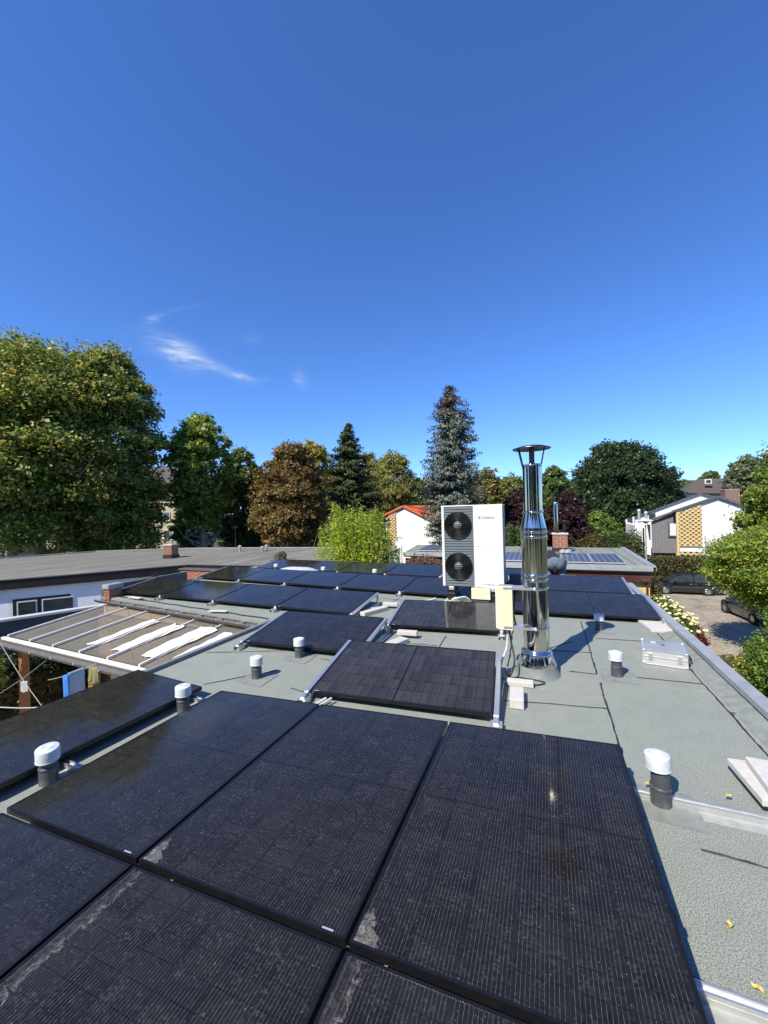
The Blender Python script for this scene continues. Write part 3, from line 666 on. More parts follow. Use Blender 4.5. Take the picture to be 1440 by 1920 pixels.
for z in (.98,.53):
    MB().bar((-.34,-.155,z),(.0,-.145,z), .006, .028).build('bracket_arm', m_alu, ch)
    MB().box((-.40,-.13,z-.015),(-.13,-.02,z+.015)).build('bracket_arm', m_alu, ch)
    MB().lathe([(.0001,-.012),(.018,-.012),(.018,.012),(.0001,.012)], n=12, T=Matrix.Translation((-.0,-.158,z)) @ Matrix.Rotation(R(90),4,'X')).build('bolt', m_alu, ch)
# junction box on the pipe
jb = empty('junction_box', (-.46,4.72,.50), 'cream electrical box mounted left of the steel chimney pipe', 'electrical box')
MB().box((-.075,0,0),(.085,.16,.49)).build('box_body', m_side, jb, bevel=.006)
MB().box((-.08,-.035,.0),(.09,-.002,.50)).build('lid', m_cream, jb, bevel=.006)
MB().box((-.10,-.02,.01),(-.083,.14,.49)).build('mounting_plate', m_white, jb)
def cable(pts, r, mat, label):
    P = [Vector(p) for p in pts]; Q = []
    for i in range(len(P)-1):
        a, b, c, d = P[max(i-1,0)], P[i], P[i+1], P[min(i+2,len(P)-1)]
        for k in range(6):
            t = k/6; Q.append(.5*((2*b)+(c-a)*t+(2*a-5*b+4*c-d)*t*t+(3*b-a-3*c+d)*t**3))
    Q.append(P[-1]); m = MB(); m.tube(Q, r, 8); return tag(m.build('cable', mat), label, 'cable')
cable([(-.42,4.75,.5),(-.40,4.72,.36),(-.36,4.62,.18),(-.40,4.5,.06),(-.46,4.7,.02)], .011, m_cableb, 'black cable looping down from the cream electrical box')
cable([(-.44,4.76,.5),(-.45,4.74,.3),(-.50,4.68,.15),(-.52,4.6,.05),(-.50,4.4,.02)], .011, m_cable, 'pale cable hanging down from the cream electrical box')
cable([(-.33,4.82,1.0),(-.36,4.84,.8),(-.37,4.85,.62),(-.33,4.8,.5)], .009, m_cableb, 'black cable between electrical box and pipe')
cable([(-.5,4.5,.012),(-.3,4.6,.012),(-.05,4.55,.012),(-.2,4.42,.012),(-.45,4.38,.012)], .006, m_cableb, 'thin black cable coiled on the felt at the pipe base')
cable([(-2.24,3.26,.05),(-2.16,3.20,.03),(-2.10,3.22,.05),(-2.05,3.36,.06)], .014, m_cable, 'white cable loop at the left stand of the panel with the cell grid')
cable([(-2.26,3.30,.04),(-2.18,3.16,.02),(-2.08,3.17,.04),(-2.0,3.38,.06)], .012, m_cable, 'second white cable loop at the left stand of the panel with the cell grid')
cable([(-3.15,6.9,.04),(-2.7,7.6,.02),(-2.3,8.0,.02),(-2.2,8.1,.05)], .014, m_cable, 'white conduit running from the row above the gutter to the row behind')

# ------------------------------------------------------------------ heat pump
HX0, HX1, HY, HZ0, HZ1, HD = -1.935, -.755, 7.75, .385, 1.965, .44
hp = empty('heat_pump', (HX0, HY, 0), 'white and grey heat pump with two round fans on black feet', 'heat pump')
W = HX1-HX0
def hb(n, a, b, m, bev=0): return MB().box(a, b).build(n, m, hp, bevel=bev)
hb('casing', (.0,.03,HZ0),(W,HD,HZ1), m_side)
hb('top_cover', (-.006,-.004,HZ1),(W+.006,HD+.01,HZ1+.022), m_white, .004)
hb('left_trim', (0,-.006,HZ0),(.05,.028,HZ1-.002), m_white, .003)
GX1 = .625
hb('upper_front_panel', (GX1+.004,-.012,HZ0+.79),(W,.028,HZ1-.002), m_white, .004)
hb('lower_front_panel', (GX1+.004,-.012,HZ0),(W,.028,HZ0+.787), m_white, .004)
hb('grille_back', (.052,.018,HZ0+.002),(GX1,.026,HZ1-.004), m_blackm)
lv = MB(); nl = 30; ph = (HZ1-HZ0-.01)/nl
for i in range(nl):
    z = HZ0+.005+ph*i
    lv.add([(.052,-.004,z+.004),(GX1,-.004,z+.004),(GX1,-.004,z+ph*.62),(.052,-.004,z+ph*.62),(.052,.014,z+ph*.9),(GX1,.014,z+ph*.9)], [(0,1,2,3),(3,2,5,4)])
tag(lv.build('louvre', m_louvre, hp), kind='stuff')
for zc in (HZ1-.372, HZ0+.40):
    fg = MB(); T = Matrix.Translation((.325,-.010,zc)) @ Matrix.Rotation(R(90),4,'X')
    fg.lathe([(.0001,-.001),(.262,-.001)], n=48, T=T); fan = fg.build('fan_opening', m_blackm, hp)
    rr = MB()
    for q in range(17):
        r = .082+q*.0112; rr.lathe([(r,-.001),(r,.012),(r+.0036,.012),(r+.0036,-.001)], n=56, T=T)
    tag(rr.build('fan_ring', m_black, fan), kind='stuff')
    MB().lathe([(.260,.0),(.262,.016),(.270,.018),(.274,.0)], n=56, T=T).build('fan_rim', m_black, fan)
    sp = MB()
    for a in range(12):
        t = 2*math.pi*a/12; sp.bar(T @ Vector((math.cos(t)*.08, math.sin(t)*.08, .006)), T @ Vector((math.cos(t+.35)*.262, math.sin(t+.35)*.262, .006)), .004, .006, up=(0,1,0))
    sp.build('fan_spokes', m_black, fan)
    hb_ = MB(); hb_.lathe([(.0001,.016),(.078,.016),(.080,.0)], n=40, T=T, mi=0); hub = hb_.build('fan_hub', m_louvre, fan)
    st = MB()
    for q in range(4):
        z = zc-.06+q*.04; w = math.sqrt(max(0,.076**2-(z-zc)**2)); st.box((.325-w,-.030,z-.004),(.325+w,-.0275,z+.004))
    st.build('hub_groove', m_blackm, fan)
def text(body, size, parent, loc, mat, name='lettering', rot=(R(90),0,0), ext=.0006, sx=1.0):
    cu_ = bpy.data.curves.new(name, 'FONT'); cu_.body = body; cu_.size = size; cu_.extrude = ext; cu_.align_x = 'LEFT'; cu_.materials.append(mat)
    tmp = bpy.data.objects.new(name+'_curve', cu_); C.objects.link(tmp); bpy.context.view_layer.update()
    me = bpy.data.meshes.new_from_object(tmp.evaluated_get(bpy.context.evaluated_depsgraph_get())); bpy.data.objects.remove(tmp)
    me.name = name; return put(name, me, parent, loc, rot)
ZL = HZ1-.255
text('Vaillant', .082, hp, (GX1+.165,-.0135,ZL), m_ink)
lg = MB(); T = Matrix.Translation((GX1+.125,-.0135,ZL+.028)) @ Matrix.Rotation(R(90),4,'X')
lg.lathe([(.024,0),(.024,.001),(.029,.001),(.029,0)], n=28, T=T); lg.lathe([(.0001,.001),(.010,.001),(.011,0)], n=14, T=Matrix.Translation((0,0,-.006)) @ T)
lg.bar((GX1+.118,-.0145,ZL+.03),(GX1+.112,-.0145,ZL+.046), .005, .001, up=(0,1,0)); lg.bar((GX1+.13,-.0145,ZL+.03),(GX1+.136,-.0145,ZL+.046), .005, .001, up=(0,1,0))
lg.build('emblem', m_ink, hp)
text('aroTHERM plus', .036, hp, (GX1+.16,-.0135,HZ0+.05), m_ink)
for x in (.17,.98):
    ft = MB(); ft.box((x-.09,.0,.10),(x+.09,.42,.27)); f = ft.build('rubber_foot', m_black, hp, bevel=.03)
    MB().box((x-.075,-.02,.275),(x+.075,.43,.31)).build('foot_plate', m_black, f)
    MB().box((x-.05,-.012,.315),(x+.05,.05,.38)).build('bracket', m_aluw, f, bevel=.004)
    MB().box((x-.11,-.03,.06),(x-.07,.03,.10)).build('bracket', m_aluw, f); MB().box((x+.07,-.03,.06),(x+.11,.03,.10)).build('bracket', m_aluw, f)
hb('duct_collar', (.50,.1,.12),(.62,.3,.38), m_black)
hb('handle_recess', (W+.001,.10,HZ1-.22),(W+.004,.22,HZ1-.14), m_dark)
hb('side_seam', (W+.001,.04,HZ0+.79),(W+.004,HD-.02,HZ0+.80), m_dark)
slab('long concrete slab below the left foot of the heat pump', (-1.76,7.95,.004), (.3,.6,.095), 0)
slab('long concrete slab below the right foot of the heat pump', (-.96,7.95,.004), (.3,.6,.095), 0)
yb = empty('connection_box', (-1.37,7.70,.14), 'pale yellow box below the heat pump beside its right foot', 'box')
MB().box((0,0,.02),(.36,.14,.235)).build('box_body', m_cream, yb, bevel=.005)
MB().box((.02,-.03,-.10),(.34,.10,.0)).build('valve_block', m_black, yb, bevel=.01)
for i in range(7):
    x = -1.60+i*.035
    cable([(x-.18,7.62+.02*i,.03),(x-.13,7.60,.15+.01*i),(x-.03,7.62,.19),(x+.02,7.68,.10)], .011, m_cable, 'white flexible hose arching below the heat pump, %s from the left' % ['first','second','third','fourth','fifth','sixth','seventh'][i])
scm = MB().lathe([(.0001,-.004),(.007,-.003),(.007,0)], n=8, T=Matrix.Rotation(R(90),4,'X')).mesh('screw', m_side)
for sx_, sz_ in ((.025,HZ0+.03),(.025,HZ1-.04),(W-.02,HZ0+.03),(W-.02,HZ1-.04),(GX1+.03,HZ0+.76),(W-.02,HZ0+.76)): put('screw', scm, hp, (sx_, -.013, sz_))
gb_ = empty('grey_box', (-.72,8.4,0), 'dark grey box standing right of the heat pump', 'box')
MB().box((0,0,.05),(.22,.2,.55)).build('box_body', m_slatey, gb_, bevel=.01); MB().box((-.01,-.01,0),(.23,.21,.05)).build('box_foot', m_conc, gb_)

# ------------------------------------------------------------------ aluminium tool case
tc = empty('tool_case', (1.03,5.50,.004), 'silver aluminium tool case lying on the felt', 'case', rot=(0,0,R(-9)))
cw_, cd_, chh = .44,.46,.17
MB().box((0,0,0),(cw_,cd_,chh*.55)).build('lower_shell', m_aluw, tc, bevel=.006)
MB().box((0,0,chh*.56),(cw_,cd_,chh)).build('lid', m_aluw, tc, bevel=.006)
MB().box((.02,.02,chh+.0005),(cw_-.02,cd_-.02,chh+.003)).build('lid_plate', m_zinc, tc)
for z in (.006, chh*.555, chh-.004):
    MB().box((-.004,-.004,z-.005),(cw_+.004,.012,z+.005)).build('edge_trim', m_alu, tc)
    MB().box((cw_-.008,-.004,z-.005),(cw_+.004,cd_+.004,z+.005)).build('edge_trim', m_alu, tc)
cnm = MB().box((-.02,-.02,-.02),(.02,.02,.02)).mesh('corner_cap', m_alu)
for x in (0, cw_):
    for y in (0, cd_):
        for z in (.014, chh-.012): put('corner_cap', cnm, tc, (x + (.016 if x == 0 else -.016), y + (.016 if y == 0 else -.016), z), None, .01)
for x in (.08,.36): MB().box((x-.02,-.012,chh*.35),(x+.02,-.001,chh*.8)).build('latch', m_alu, tc)
for y in (.1,.36): MB().box((cw_+.001,y-.025,chh*.35),(cw_+.014,y+.025,chh*.8)).build('latch', m_black, tc)
hd = MB(); hd.tube([(cw_+.005,.15,chh*.45),(cw_+.04,.16,chh*.4),(cw_+.045,.23,chh*.38),(cw_+.04,.30,chh*.4),(cw_+.005,.31,chh*.45)], .009, 8); hd.build('handle', m_black, tc)
MB().box((.10,.30,chh+.0035),(.15,.35,chh+.005)).build('sticker', m_white, tc); MB().box((.20,.24,chh+.0035),(.235,.275,chh+.005)).build('emblem_plate', m_black, tc)

# dry leaves on the roof
rnd = random.Random(4)
for (px, py, lab) in ((1370,1745,'dry yellow leaf on the felt in the lower right'),(1362,1496,'dry yellow leaf at the rail in front of the concrete slabs'),(1432,1868,'dry yellow leaf at the bottom right corner below the rail'),(1210,1474,'dry yellow leaf at the foot of the right vent')):
    p = onZ(px, py, .03 if py < 1600 else .006); m = MB(); vs_ = []
    L = .04
    for i in range(7):
        t = i/6; w = .014*math.sin(math.pi*min(1, t*1.05))+.001; z = .006*math.sin(t*6)+.008
        vs_ += [(t*L, -w, z+.006), (t*L, 0, z), (t*L, w, z+.008)]
    m.add(vs_, [(3*i+a, 3*i+3+a, 3*i+4+a, 3*i+1+a) for i in range(6) for a in (0,1)]); m.tube([(0,0,.008),(-.02,.004,.004)], .0012, 5)
    o = m.build('dry_leaf', m_dry, None, p, (0,0,rnd.uniform(0,6))); tag(o, lab, 'leaf', 'dry leaves on the roof')

# ------------------------------------------------------------------ glass canopy over the courtyard
cx = [-9.64,-8.83,-8.05,-7.23,-6.45,-5.66,-4.98]; YU, YL, ZU, ZLo = 6.12, 4.22, -.15, -.335
yu = lambda x: YU + (x+9.64)*-.055
yl = lambda x: YL + (x+9.64)*-.055
cn = empty('glass_canopy', (-7.2,5.2,-.3), 'sloping glass canopy with white rafters over the courtyard', 'canopy'); inv = Vector((7.2,-5.2,.3))
def cbuild(mb, n, m, bev=0): return mb.build(n, m, cn, loc=inv, bevel=bev)
for i, x in enumerate(cx):
    cbuild(MB().bar((x,yl(x)+.02,ZLo+.03),(x,yu(x),ZU+.03), .034, .035), 'rafter', m_rafter)
for a, b in zip(cx, cx[1:]):
    a += .028; b -= .028
    g = MB(); vs_ = [(a,yl(a)+.06,ZLo),(b,yl(b)+.06,ZLo),(b,yu(b)-.0,ZU),(a,yu(a)-.0,ZU)]; g.add(vs_+[(v[0],v[1],v[2]+.006) for v in vs_], [(0,3,2,1),(4,5,6,7),(0,1,5,4),(1,2,6,5),(2,3,7,6),(3,0,4,7)])
    cbuild(g, 'glass_pane', m_clear)
cbuild(MB().bar((-9.72,YL-.02,ZLo-.005),(-4.75,yl(-4.75)-.02,ZLo-.005), .065, .04), 'eaves_bar', m_rafter)
g = MB(); ga2, gb2 = Vector((-9.85,YL-.14,ZLo-.03)), Vector((-4.5,yl(-4.5)-.14,ZLo-.03)); gn2 = Vector((0,1,0))
vsg = [ga2+gn2*p[0]+Vector((0,0,p[1])) for p in prof]+[gb2+gn2*p[0]+Vector((0,0,p[1])) for p in prof]
g.add(vsg, [(i, i+1, 12+i, 11+i) for i in range(10)], 0, True); g.tube([ga2-gn2*.075, gb2-gn2*.075], .011); g.tube([ga2+gn2*.075, gb2+gn2*.075], .011)
cbuild(g, 'canopy_gutter', m_zincd)
for i in range(8):
    p = ga2.lerp(gb2, (i+.4)/8)-gn2*.08; cbuild(MB().box(tuple(p-Vector((.012,.012,.02))), tuple(p+Vector((.012,.004,.015)))), 'gutter_clip', m_aluw)
cbuild(MB().bar((-9.7,YU-.03,ZU-.10),(-4.8,yu(-4.8)-.03,ZU-.10), .05, .16), 'wall_plate', m_woodp)
for x in (-9.3,-7.0,-4.9):
    cbuild(MB().bar((x,yl(x)+.12,-2.9),(x,yl(x)+.12,ZLo-.08), .12, .12, up=(0,1,0)), 'post', m_wood)
cbuild(MB().bar((-9.7,yl(-9.7)+.12,ZLo-.14),(-4.8,yl(-4.8)+.12,ZLo-.14), .10, .12), 'front_beam', m_wood)
# white sheets lying under the panes
def onpane(px, py, dz=.046):
    z = -.25
    for _ in range(12):
        p = onZ(px, py, z); t = (p.y-yl(p.x)-.06)/(yu(p.x)-yl(p.x)-.06); z = ZLo+(ZU-ZLo)*t+dz
    return onZ(px, py, z)
SHT = [((163,1205),(183,1208),(299,1164),(286,1160)),((208,1215),(231,1220),(346,1174),(327,1168)),((262,1227),(292,1232),(411,1179),(380,1173)),((315,1238),(321,1247),(458,1192),(420,1184))]
for i, q in enumerate(SHT):
    A_, B_, C_, D_ = [onpane(*p) for p in q]; m = MB(); vs_ = []; na, nb_ = 20, 8
    for a in range(na+1):
        t = a/na
        for b in range(nb_+1):
            s_ = b/nb_; p = A_.lerp(D_, t).lerp(B_.lerp(C_, t), s_)
            ragged = (.022*math.sin(s_*7+i*2.3)+.010*math.sin(s_*15+i)) * (1 if a == na else -1 if a == 0 else 0)
            vs_.append((p.x+.012*math.sin(t*9+i), p.y+ragged, p.z-.012-.010*math.sin(s_*6+t*5+i)-.006*math.sin(t*21+i)))
    m.add(vs_, [(a*(nb_+1)+b, a*(nb_+1)+b+1, (a+1)*(nb_+1)+b+1, (a+1)*(nb_+1)+b) for a in range(na) for b in range(nb_)], 0, True)
    o = m.build('shade_cloth', m_cloth); tag(o, 'white cloth strip on the glass canopy, %s' % ['leftmost and narrowest strip','second from the left','third from the left','rightmost strip beside the felt roof'][i], 'shade cloth', 'white cloths on the glass canopy')
# courtyard: terrace floor and brick wall
CY = -2.95
tag(MB().prism([(-13.5,-4),(-4.35,-4),(-4.35,5.6),(-10.0,6.25),(-13.5,6.5)], GZ, CY).build('courtyard_floor', m_conc), kind='structure')
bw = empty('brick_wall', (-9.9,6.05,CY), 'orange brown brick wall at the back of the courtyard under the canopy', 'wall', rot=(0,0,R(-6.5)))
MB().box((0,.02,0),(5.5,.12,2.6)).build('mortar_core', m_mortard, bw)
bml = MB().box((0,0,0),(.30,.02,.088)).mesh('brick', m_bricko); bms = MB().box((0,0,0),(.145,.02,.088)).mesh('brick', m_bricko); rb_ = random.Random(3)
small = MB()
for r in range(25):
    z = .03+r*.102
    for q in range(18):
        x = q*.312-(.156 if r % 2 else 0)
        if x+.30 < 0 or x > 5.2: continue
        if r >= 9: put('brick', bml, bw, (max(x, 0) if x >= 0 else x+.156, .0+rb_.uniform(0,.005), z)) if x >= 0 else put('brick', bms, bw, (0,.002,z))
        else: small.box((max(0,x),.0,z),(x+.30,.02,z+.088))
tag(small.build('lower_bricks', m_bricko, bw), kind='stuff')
# left side wall of the courtyard in bricks too
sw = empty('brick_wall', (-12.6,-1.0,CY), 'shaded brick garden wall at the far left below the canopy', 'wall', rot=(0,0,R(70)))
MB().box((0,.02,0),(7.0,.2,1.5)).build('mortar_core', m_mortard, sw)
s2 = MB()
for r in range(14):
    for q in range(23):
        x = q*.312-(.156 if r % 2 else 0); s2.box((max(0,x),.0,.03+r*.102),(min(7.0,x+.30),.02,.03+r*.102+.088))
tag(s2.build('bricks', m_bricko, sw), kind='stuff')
# washing and ropes
def hung(name, p0, p1, h, mat, label, cat, folds=2.0, seed=0, amp=.03):
    p0, p1 = Vector(p0), Vector(p1); m = MB(); vs_ = []; a, b = 12, 8; d = (p1-p0); nrm = Vector((-d.y, d.x, 0)).normalized(); rr_ = random.Random(seed)
    for i in range(a+1):
        for j in range(b+1):
            s, t = i/a, j/b; q = p0+d*s+Vector((0,0,-h*t*(1+.04*math.sin(s*7+seed)))); vs_.append(q+nrm*(amp*math.sin(s*folds*6.28+seed)*t))
    m.add(vs_, [(i*(b+1)+j, (i+1)*(b+1)+j, (i+1)*(b+1)+j+1, i*(b+1)+j+1) for i in range(a) for j in range(b)], 0, True)
    o = m.build(name, mat); md = o.modifiers.new('thick', 'SOLIDIFY'); md.thickness = .012; return tag(o, label, cat)
def yz(px, py, y): return onY(px, py, y)
hung('towel', yz(127,1262,3.4), yz(158,1250,3.6), .62, m_blue, 'pale blue towel hanging on the line in the courtyard', 'towel', .4, 1, .01)
hung('towel', yz(119,1266,3.38), yz(128,1263,3.38), .66, m_blue2, 'bright blue towel hanging on the line left of the pale one', 'towel', 1, 2, .02)
hung('cloth', yz(168,1249,3.8), yz(184,1251,3.8), .24, m_ylw, 'yellow green patterned cloth hanging below the canopy edge', 'cloth', 2.0, 3, .03)
def rope(a, b, label, r=.007, sag=.03):
    a, b = Vector(a), Vector(b); m = MB(); m.tube([a.lerp(b, i/12)+Vector((0,0,-sag*math.sin(math.pi*i/12))) for i in range(13)], r, 6)
    return tag(m.build('rope', m_rope), label, 'rope')
rope(yz(0,1205,3.0), yz(80,1326,3.0), 'pale rope slanting down to the right at the left edge of the photo', .005)
rope(yz(-6,1304,3.2), yz(98,1228,4.2), 'thin rope slanting up to the canopy post', .005)
rope(yz(0,1326,3.0), yz(80,1326,3.0), 'horizontal pale rope at the left edge of the photo', .008, .01)
rope(yz(90,1275,4.1), yz(180,1244,3.75), 'clothes line carrying the towels in the courtyard', .005)
fd = hung('bird_feeder', yz(40,1277,3.6), yz(52,1277,3.6), .17, m_aluw, 'small pale box hanging on a string in the dark courtyard', 'feeder', .3, 5, .003)

# fence-like garden wall with a pale cap left of the canopy
fw = empty('garden_wall', (-11.45,4.4,0), 'slate blue garden wall with a pale zinc cap left of the canopy', 'wall')
a, b = onZ(-60,1172,-.3), onZ(200,1134,-.3)
a.x -= 0; L0 = Vector((-11.45,4.4,0))
MB().bar(a-L0+Vector((0,0,-1.5)), b-L0+Vector((0,0,-1.5)), .12, 2.9).build('cladding', m_slatey, fw)
MB().bar(a-L0, b-L0, .24, .05).build('wall_cap', simple('pale zinc cap', (.55,.58,.60), .5, .1, .06, 6), fw)
for i in range(3):
    MB().bar(a-L0+Vector((.07,0,-.35-.42*i)), b-L0+Vector((.07,0,-.35-.42*i)), .02, .39).build('board', m_slatey, fw)

# ------------------------------------------------------------------ left neighbour building
ln = empty('neighbour_bungalow', (-15,12,0), 'white bungalow at the left with a weathered beige flat roof', 'building'); L0 = Vector((-15,12,0))
FR = [onZ(-140,1101,0), onZ(0,1090,0), onZ(180,1075,0), onZ(330,1062,0), onZ(357,1060,0), onZ(400,1061,0), onZ(476,1062,0), onZ(550,1060,0)]
FR[-1] = Vector((-8.8,12.4,0)); BK = [Vector((-6.9,12.6,0)), Vector((-6.9,18.8,0)), Vector((-11.6,18.8,0)), onZ(370,1029,0), onZ(320,1030,0), onZ(180,1035,0), onZ(0,1048,0), onZ(-140,1056,0)]
poly = [(p-L0)[:2] for p in FR+BK]
MB().prism(poly, -.05, 0).build('roof', m_feltold, ln)
cen = sum((Vector(p) for p in [Vector((*q, 0)) for q in poly]), Vector())/len(poly)
ip = [(Vector((*q, 0))*.965+cen*.035)[:2] for q in poly]
MB().prism(ip, GZ, -.06).build('wall', m_render2, ln)
fs_ = MB(); ed = MB()
for p, q in zip(FR[:7], FR[1:7]):
    fs_.bar(p-L0+Vector((0,0,-.14)), q-L0+Vector((0,0,-.14)), .05, .30); ed.bar(p-L0+Vector((0,0,.03)), q-L0+Vector((0,0,.03)), .10, .02)
fs_.build('fascia', m_brown, ln); ed.build('roof_edge', m_zincd, ln)
ed = MB()
for p, q in zip(BK[1:], BK[2:]): ed.bar(p-L0+Vector((0,0,.04)), q-L0+Vector((0,0,.04)), .14, .05)
ed.build('roof_edge', m_zinc, ln)
# window in the white wall: frame line found from the wall plane
w0, w1 = Vector((ip[1][0], ip[1][1], 0)), Vector((ip[3][0], ip[3][1], 0)); wd_ = (w1-w0).normalized(); wnrm = Vector((wd_.y, -wd_.x, 0))
def onwall(px, py):
    d = ray(px, py); o = Vector((0,0,EYE)); t = ((w0+L0-o).dot(wnrm))/d.dot(wnrm); return o+d*t-L0
WA, WB = onwall(24,1125), onwall(146,1111)
def wbox(n, s0, s1, z0, z1, d0, d1, m, par):
    base = Vector((WA.x, WA.y, 0)); T = Matrix((wd_, -wnrm, Vector((0,0,1)))).transposed().to_4x4(); T.translation = base
    return MB().box((s0, -d1, z0), (s1, -d0, z1), T=T).build(n, m, par)
WL = (Vector((WB.x,WB.y,0))-Vector((WA.x,WA.y,0))).dot(wd_); zt = (WA.z+WB.z)/2; zb = zt-1.35
win = wbox('window', 0, WL, zb, zt, -.10, .03, m_brown, ln)
for s0, s1 in ((.10, WL*.36), (WL*.43, WL-.10)):
    wbox('frame', s0, s1, zb+.08, zt-.08, .031, .055, m_rafter, win); wbox('pane', s0+.035, s1-.035, zb+.115, zt-.115, .056, .064, m_glass, win)
wbox('sill', -.08, WL+.08, zb-.09, zb-.03, -.05, .16, m_zinc, win)
MB().box((-.08,0,-1.3),(.08,.2,-.05)).build('downpipe', m_brown, ln, loc=onZ(286,1075,-.1)-L0)
# low firewall stub behind the far panels
fwl = empty('brick_parapet', (-10.6,10.4,-.1), 'low red brick parapet stub between our roof and the left bungalow', 'parapet')
brick_block(fwl, -1.6, .1, -.12, .12, -.4, .12, m_brick, m_mortar, bl=.3); MB().box((-1.65,-.17,.125),(.15,.17,.16)).build('coping', m_zincd, fwl)
def brick_chimney(loc, w, h, label, pots, rz=0):
    e = empty('brick_chimney', loc, label, 'chimney', rot=(0,0,rz))
    brick_block(e, -w/2, w/2, -w/2, w/2, .16, h, m_brick, m_mortar, bl=.21, j=.02) if w < 1 else brick_block(e, -w/2, w/2, -w/2, w/2, .16, h, m_brickb, m_mortar, bl=.25, j=.02)
    MB().box((-w/2-.03,-w/2-.03,0),(w/2+.03,w/2+.03,.155)).build('lead_base', m_bitumen, e)
    MB().box((-w/2-.03,-w/2-.03,h+.002),(w/2+.03,w/2+.03,h+.05)).build('crown', m_conc, e)
    for (dx, r, hh, m, bend) in pots:
        MB().lathe([(r,h+.05),(r,h+.05+hh),None,(r,h+.05+hh),(r*1.5,h+.06+hh),(r*1.3,h+.10+hh),(.001,h+.13+hh)], (dx,0,0), 20).build('flue', m, e)
    return e
p = onZ(321,1046,0); brick_chimney(p, .44, .60, 'brick chimney with a small cowl on the beige left roof', [(.06,.06,.16,m_zinc,0)], R(10))
def small_vent(p, h, label, r=.05):
    e = empty('pipe_vent', p, label, 'vent'); MB().lathe([(r,0),(r,h)], n=14).build('pipe', m_zinc, e)
    MB().lathe([(r*1.8,h-.05),(r*1.8,h+.02),None,(r*1.8,h+.02),(.001,h+.07)], n=14).build('hood', m_aluw, e)
small_vent(onZ(450,1035,0), .30, 'thin vent pipe on the beige roof right of the brick chimney')
small_vent(onZ(500,1033,0), .28, 'short vent pipe at the far edge of the beige roof')
small_vent(onZ(492,1034,0), .22, 'lower of two short vent pipes at the far edge of the beige roof')
small_vent(Vector((-9.9,12.9,0)), .22, 'small vent pipe behind the farthest panel row')

# ------------------------------------------------------------------ right neighbour building
rn = empty('neighbour_bungalow', (0,14,0), 'bungalow behind the heat pump with green felt roof and dark red fascia boards', 'building'); L0 = Vector((0,14,0)); NZ = .25
poly = [(-5.3,14.9),(-1.6,14.6),(-1.6,12.36),(2.60,12.36),(2.78,17.9),(-5.9,18.6)]
MB().prism([(x,y-14) for x, y in poly], NZ-.16, NZ).build('roof', m_felt2, rn)
MB().prism([(-5.1,1.15),(-1.45,.9),(-1.45,-1.35),(2.45,-1.35),(2.6,3.6),(-5.7,4.3)], GZ, NZ-.17).build('wall', m_buff, rn)
def edge(p, q, z=NZ):
    MB().bar((p[0],p[1]-14,z+.015),(q[0],q[1]-14,z+.015), .16, .04).build('zinc_edge', m_zinc, rn)
    d = Vector((q[0]-p[0], q[1]-p[1], 0)).normalized(); nr = Vector((d.y,-d.x,0))*.085
    MB().bar((p[0]+nr.x,p[1]-14+nr.y,z-.055),(q[0]+nr.x,q[1]-14+nr.y,z-.055), .012, .10).build('zinc_edge', m_zinc, rn)
edge(poly[2], poly[3]); edge(poly[3], poly[4]); edge(poly[0], poly[1]); edge(poly[1], poly[2])
for i in range(3):
    MB().box((-1.55,-1.62+.008*(i%2),.045-.10*i),(2.57,-1.595+.008*(i%2),.14-.10*i)).build('board', m_maroon, rn)
MB().box((-1.45,-1.55,-.16),(2.5,-1.36,.14)).build('fascia_backing', m_brown, rn)
for i in range(5): MB().box((-5.2,.80+.01*(i%2),-.05-.115*i),(-1.6,.825+.01*(i%2),.055-.115*i)).build('board', m_maroon, rn)
for i in range(36):
    MB().box((.9,-1.47,-.24-.082*i),(2.56,-1.37,-.165-.082*i)).build('brick_course', m_yel, rn)
MB().box((2.47,-1.55,-2.5),(2.50,-1.48,.05)).build('downpipe', m_maroon, rn)
for i in range(4):
    MB().box((-1.0+i*1.1,-1.2,NZ+.001),(-.985+i*1.1,3.7,NZ+.006)).build('felt_seam', m_bitumen, rn)
def poly_panel(x, y, label, w=.8, l=1.58):
    e = empty('solar_panel', (x,y,NZ+.03), label, 'solar panel', 'older blue solar panels on the neighbouring roof', (R(3),0,0))
    MB().box((0,0,0),(w,l,.03)).build('frame', m_aluw, e); MB().box((.02,.02,.031),(w-.02,l-.02,.034)).build('cells', m_poly, e)
poly_panel(.42,12.7,'older blue solar panel on the neighbouring roof right of the kneeling person'); poly_panel(1.24,12.7,'older blue solar panel nearest the right end of the neighbouring roof')
poly_panel(-1.45,12.8,'older blue solar panel seen between heat pump and chimney pipe')
for x in (-4.9,-4.0): poly_panel(x,15.4,'flat blue solar panel on the roof left of the heat pump, %s' % ('left one' if x < -4.5 else 'right one'), .85, 1.6)
c2 = brick_chimney((.48,16.1,NZ), .50, .66, 'red brick chimney with a steel flue on the neighbouring roof', [], 0)
MB().lathe([(.085,.77),(.085,1.78),(.075,1.84),(.045,1.88),(.001,1.89)], (-.13,0,0), 24).build('steel_flue', m_steel, c2)
MB().lathe([(.06,.77),(.06,1.12),(.07,1.12),(.07,1.18),(.001,1.19)], (.16,0,0), 18).build('black_flue', m_black, c2)
sk = empty('flat_rooflight', (.25,14.7,NZ), 'dark flat rooflight in front of the brick chimney', 'rooflight'); MB().box((-.5,-.35,0),(.45,.35,.10)).build('kerb', m_trim, sk); MB().box((-.47,-.32,.101),(.42,.32,.12)).build('glass', m_glassb, sk)
for i, x in enumerate((.50,.66)): small_vent(Vector((x,14.2,NZ)), .22, ['short metal vent cowl left of another in front of the brick chimney','short metal vent cowl right of another in front of the brick chimney'][i], .06)

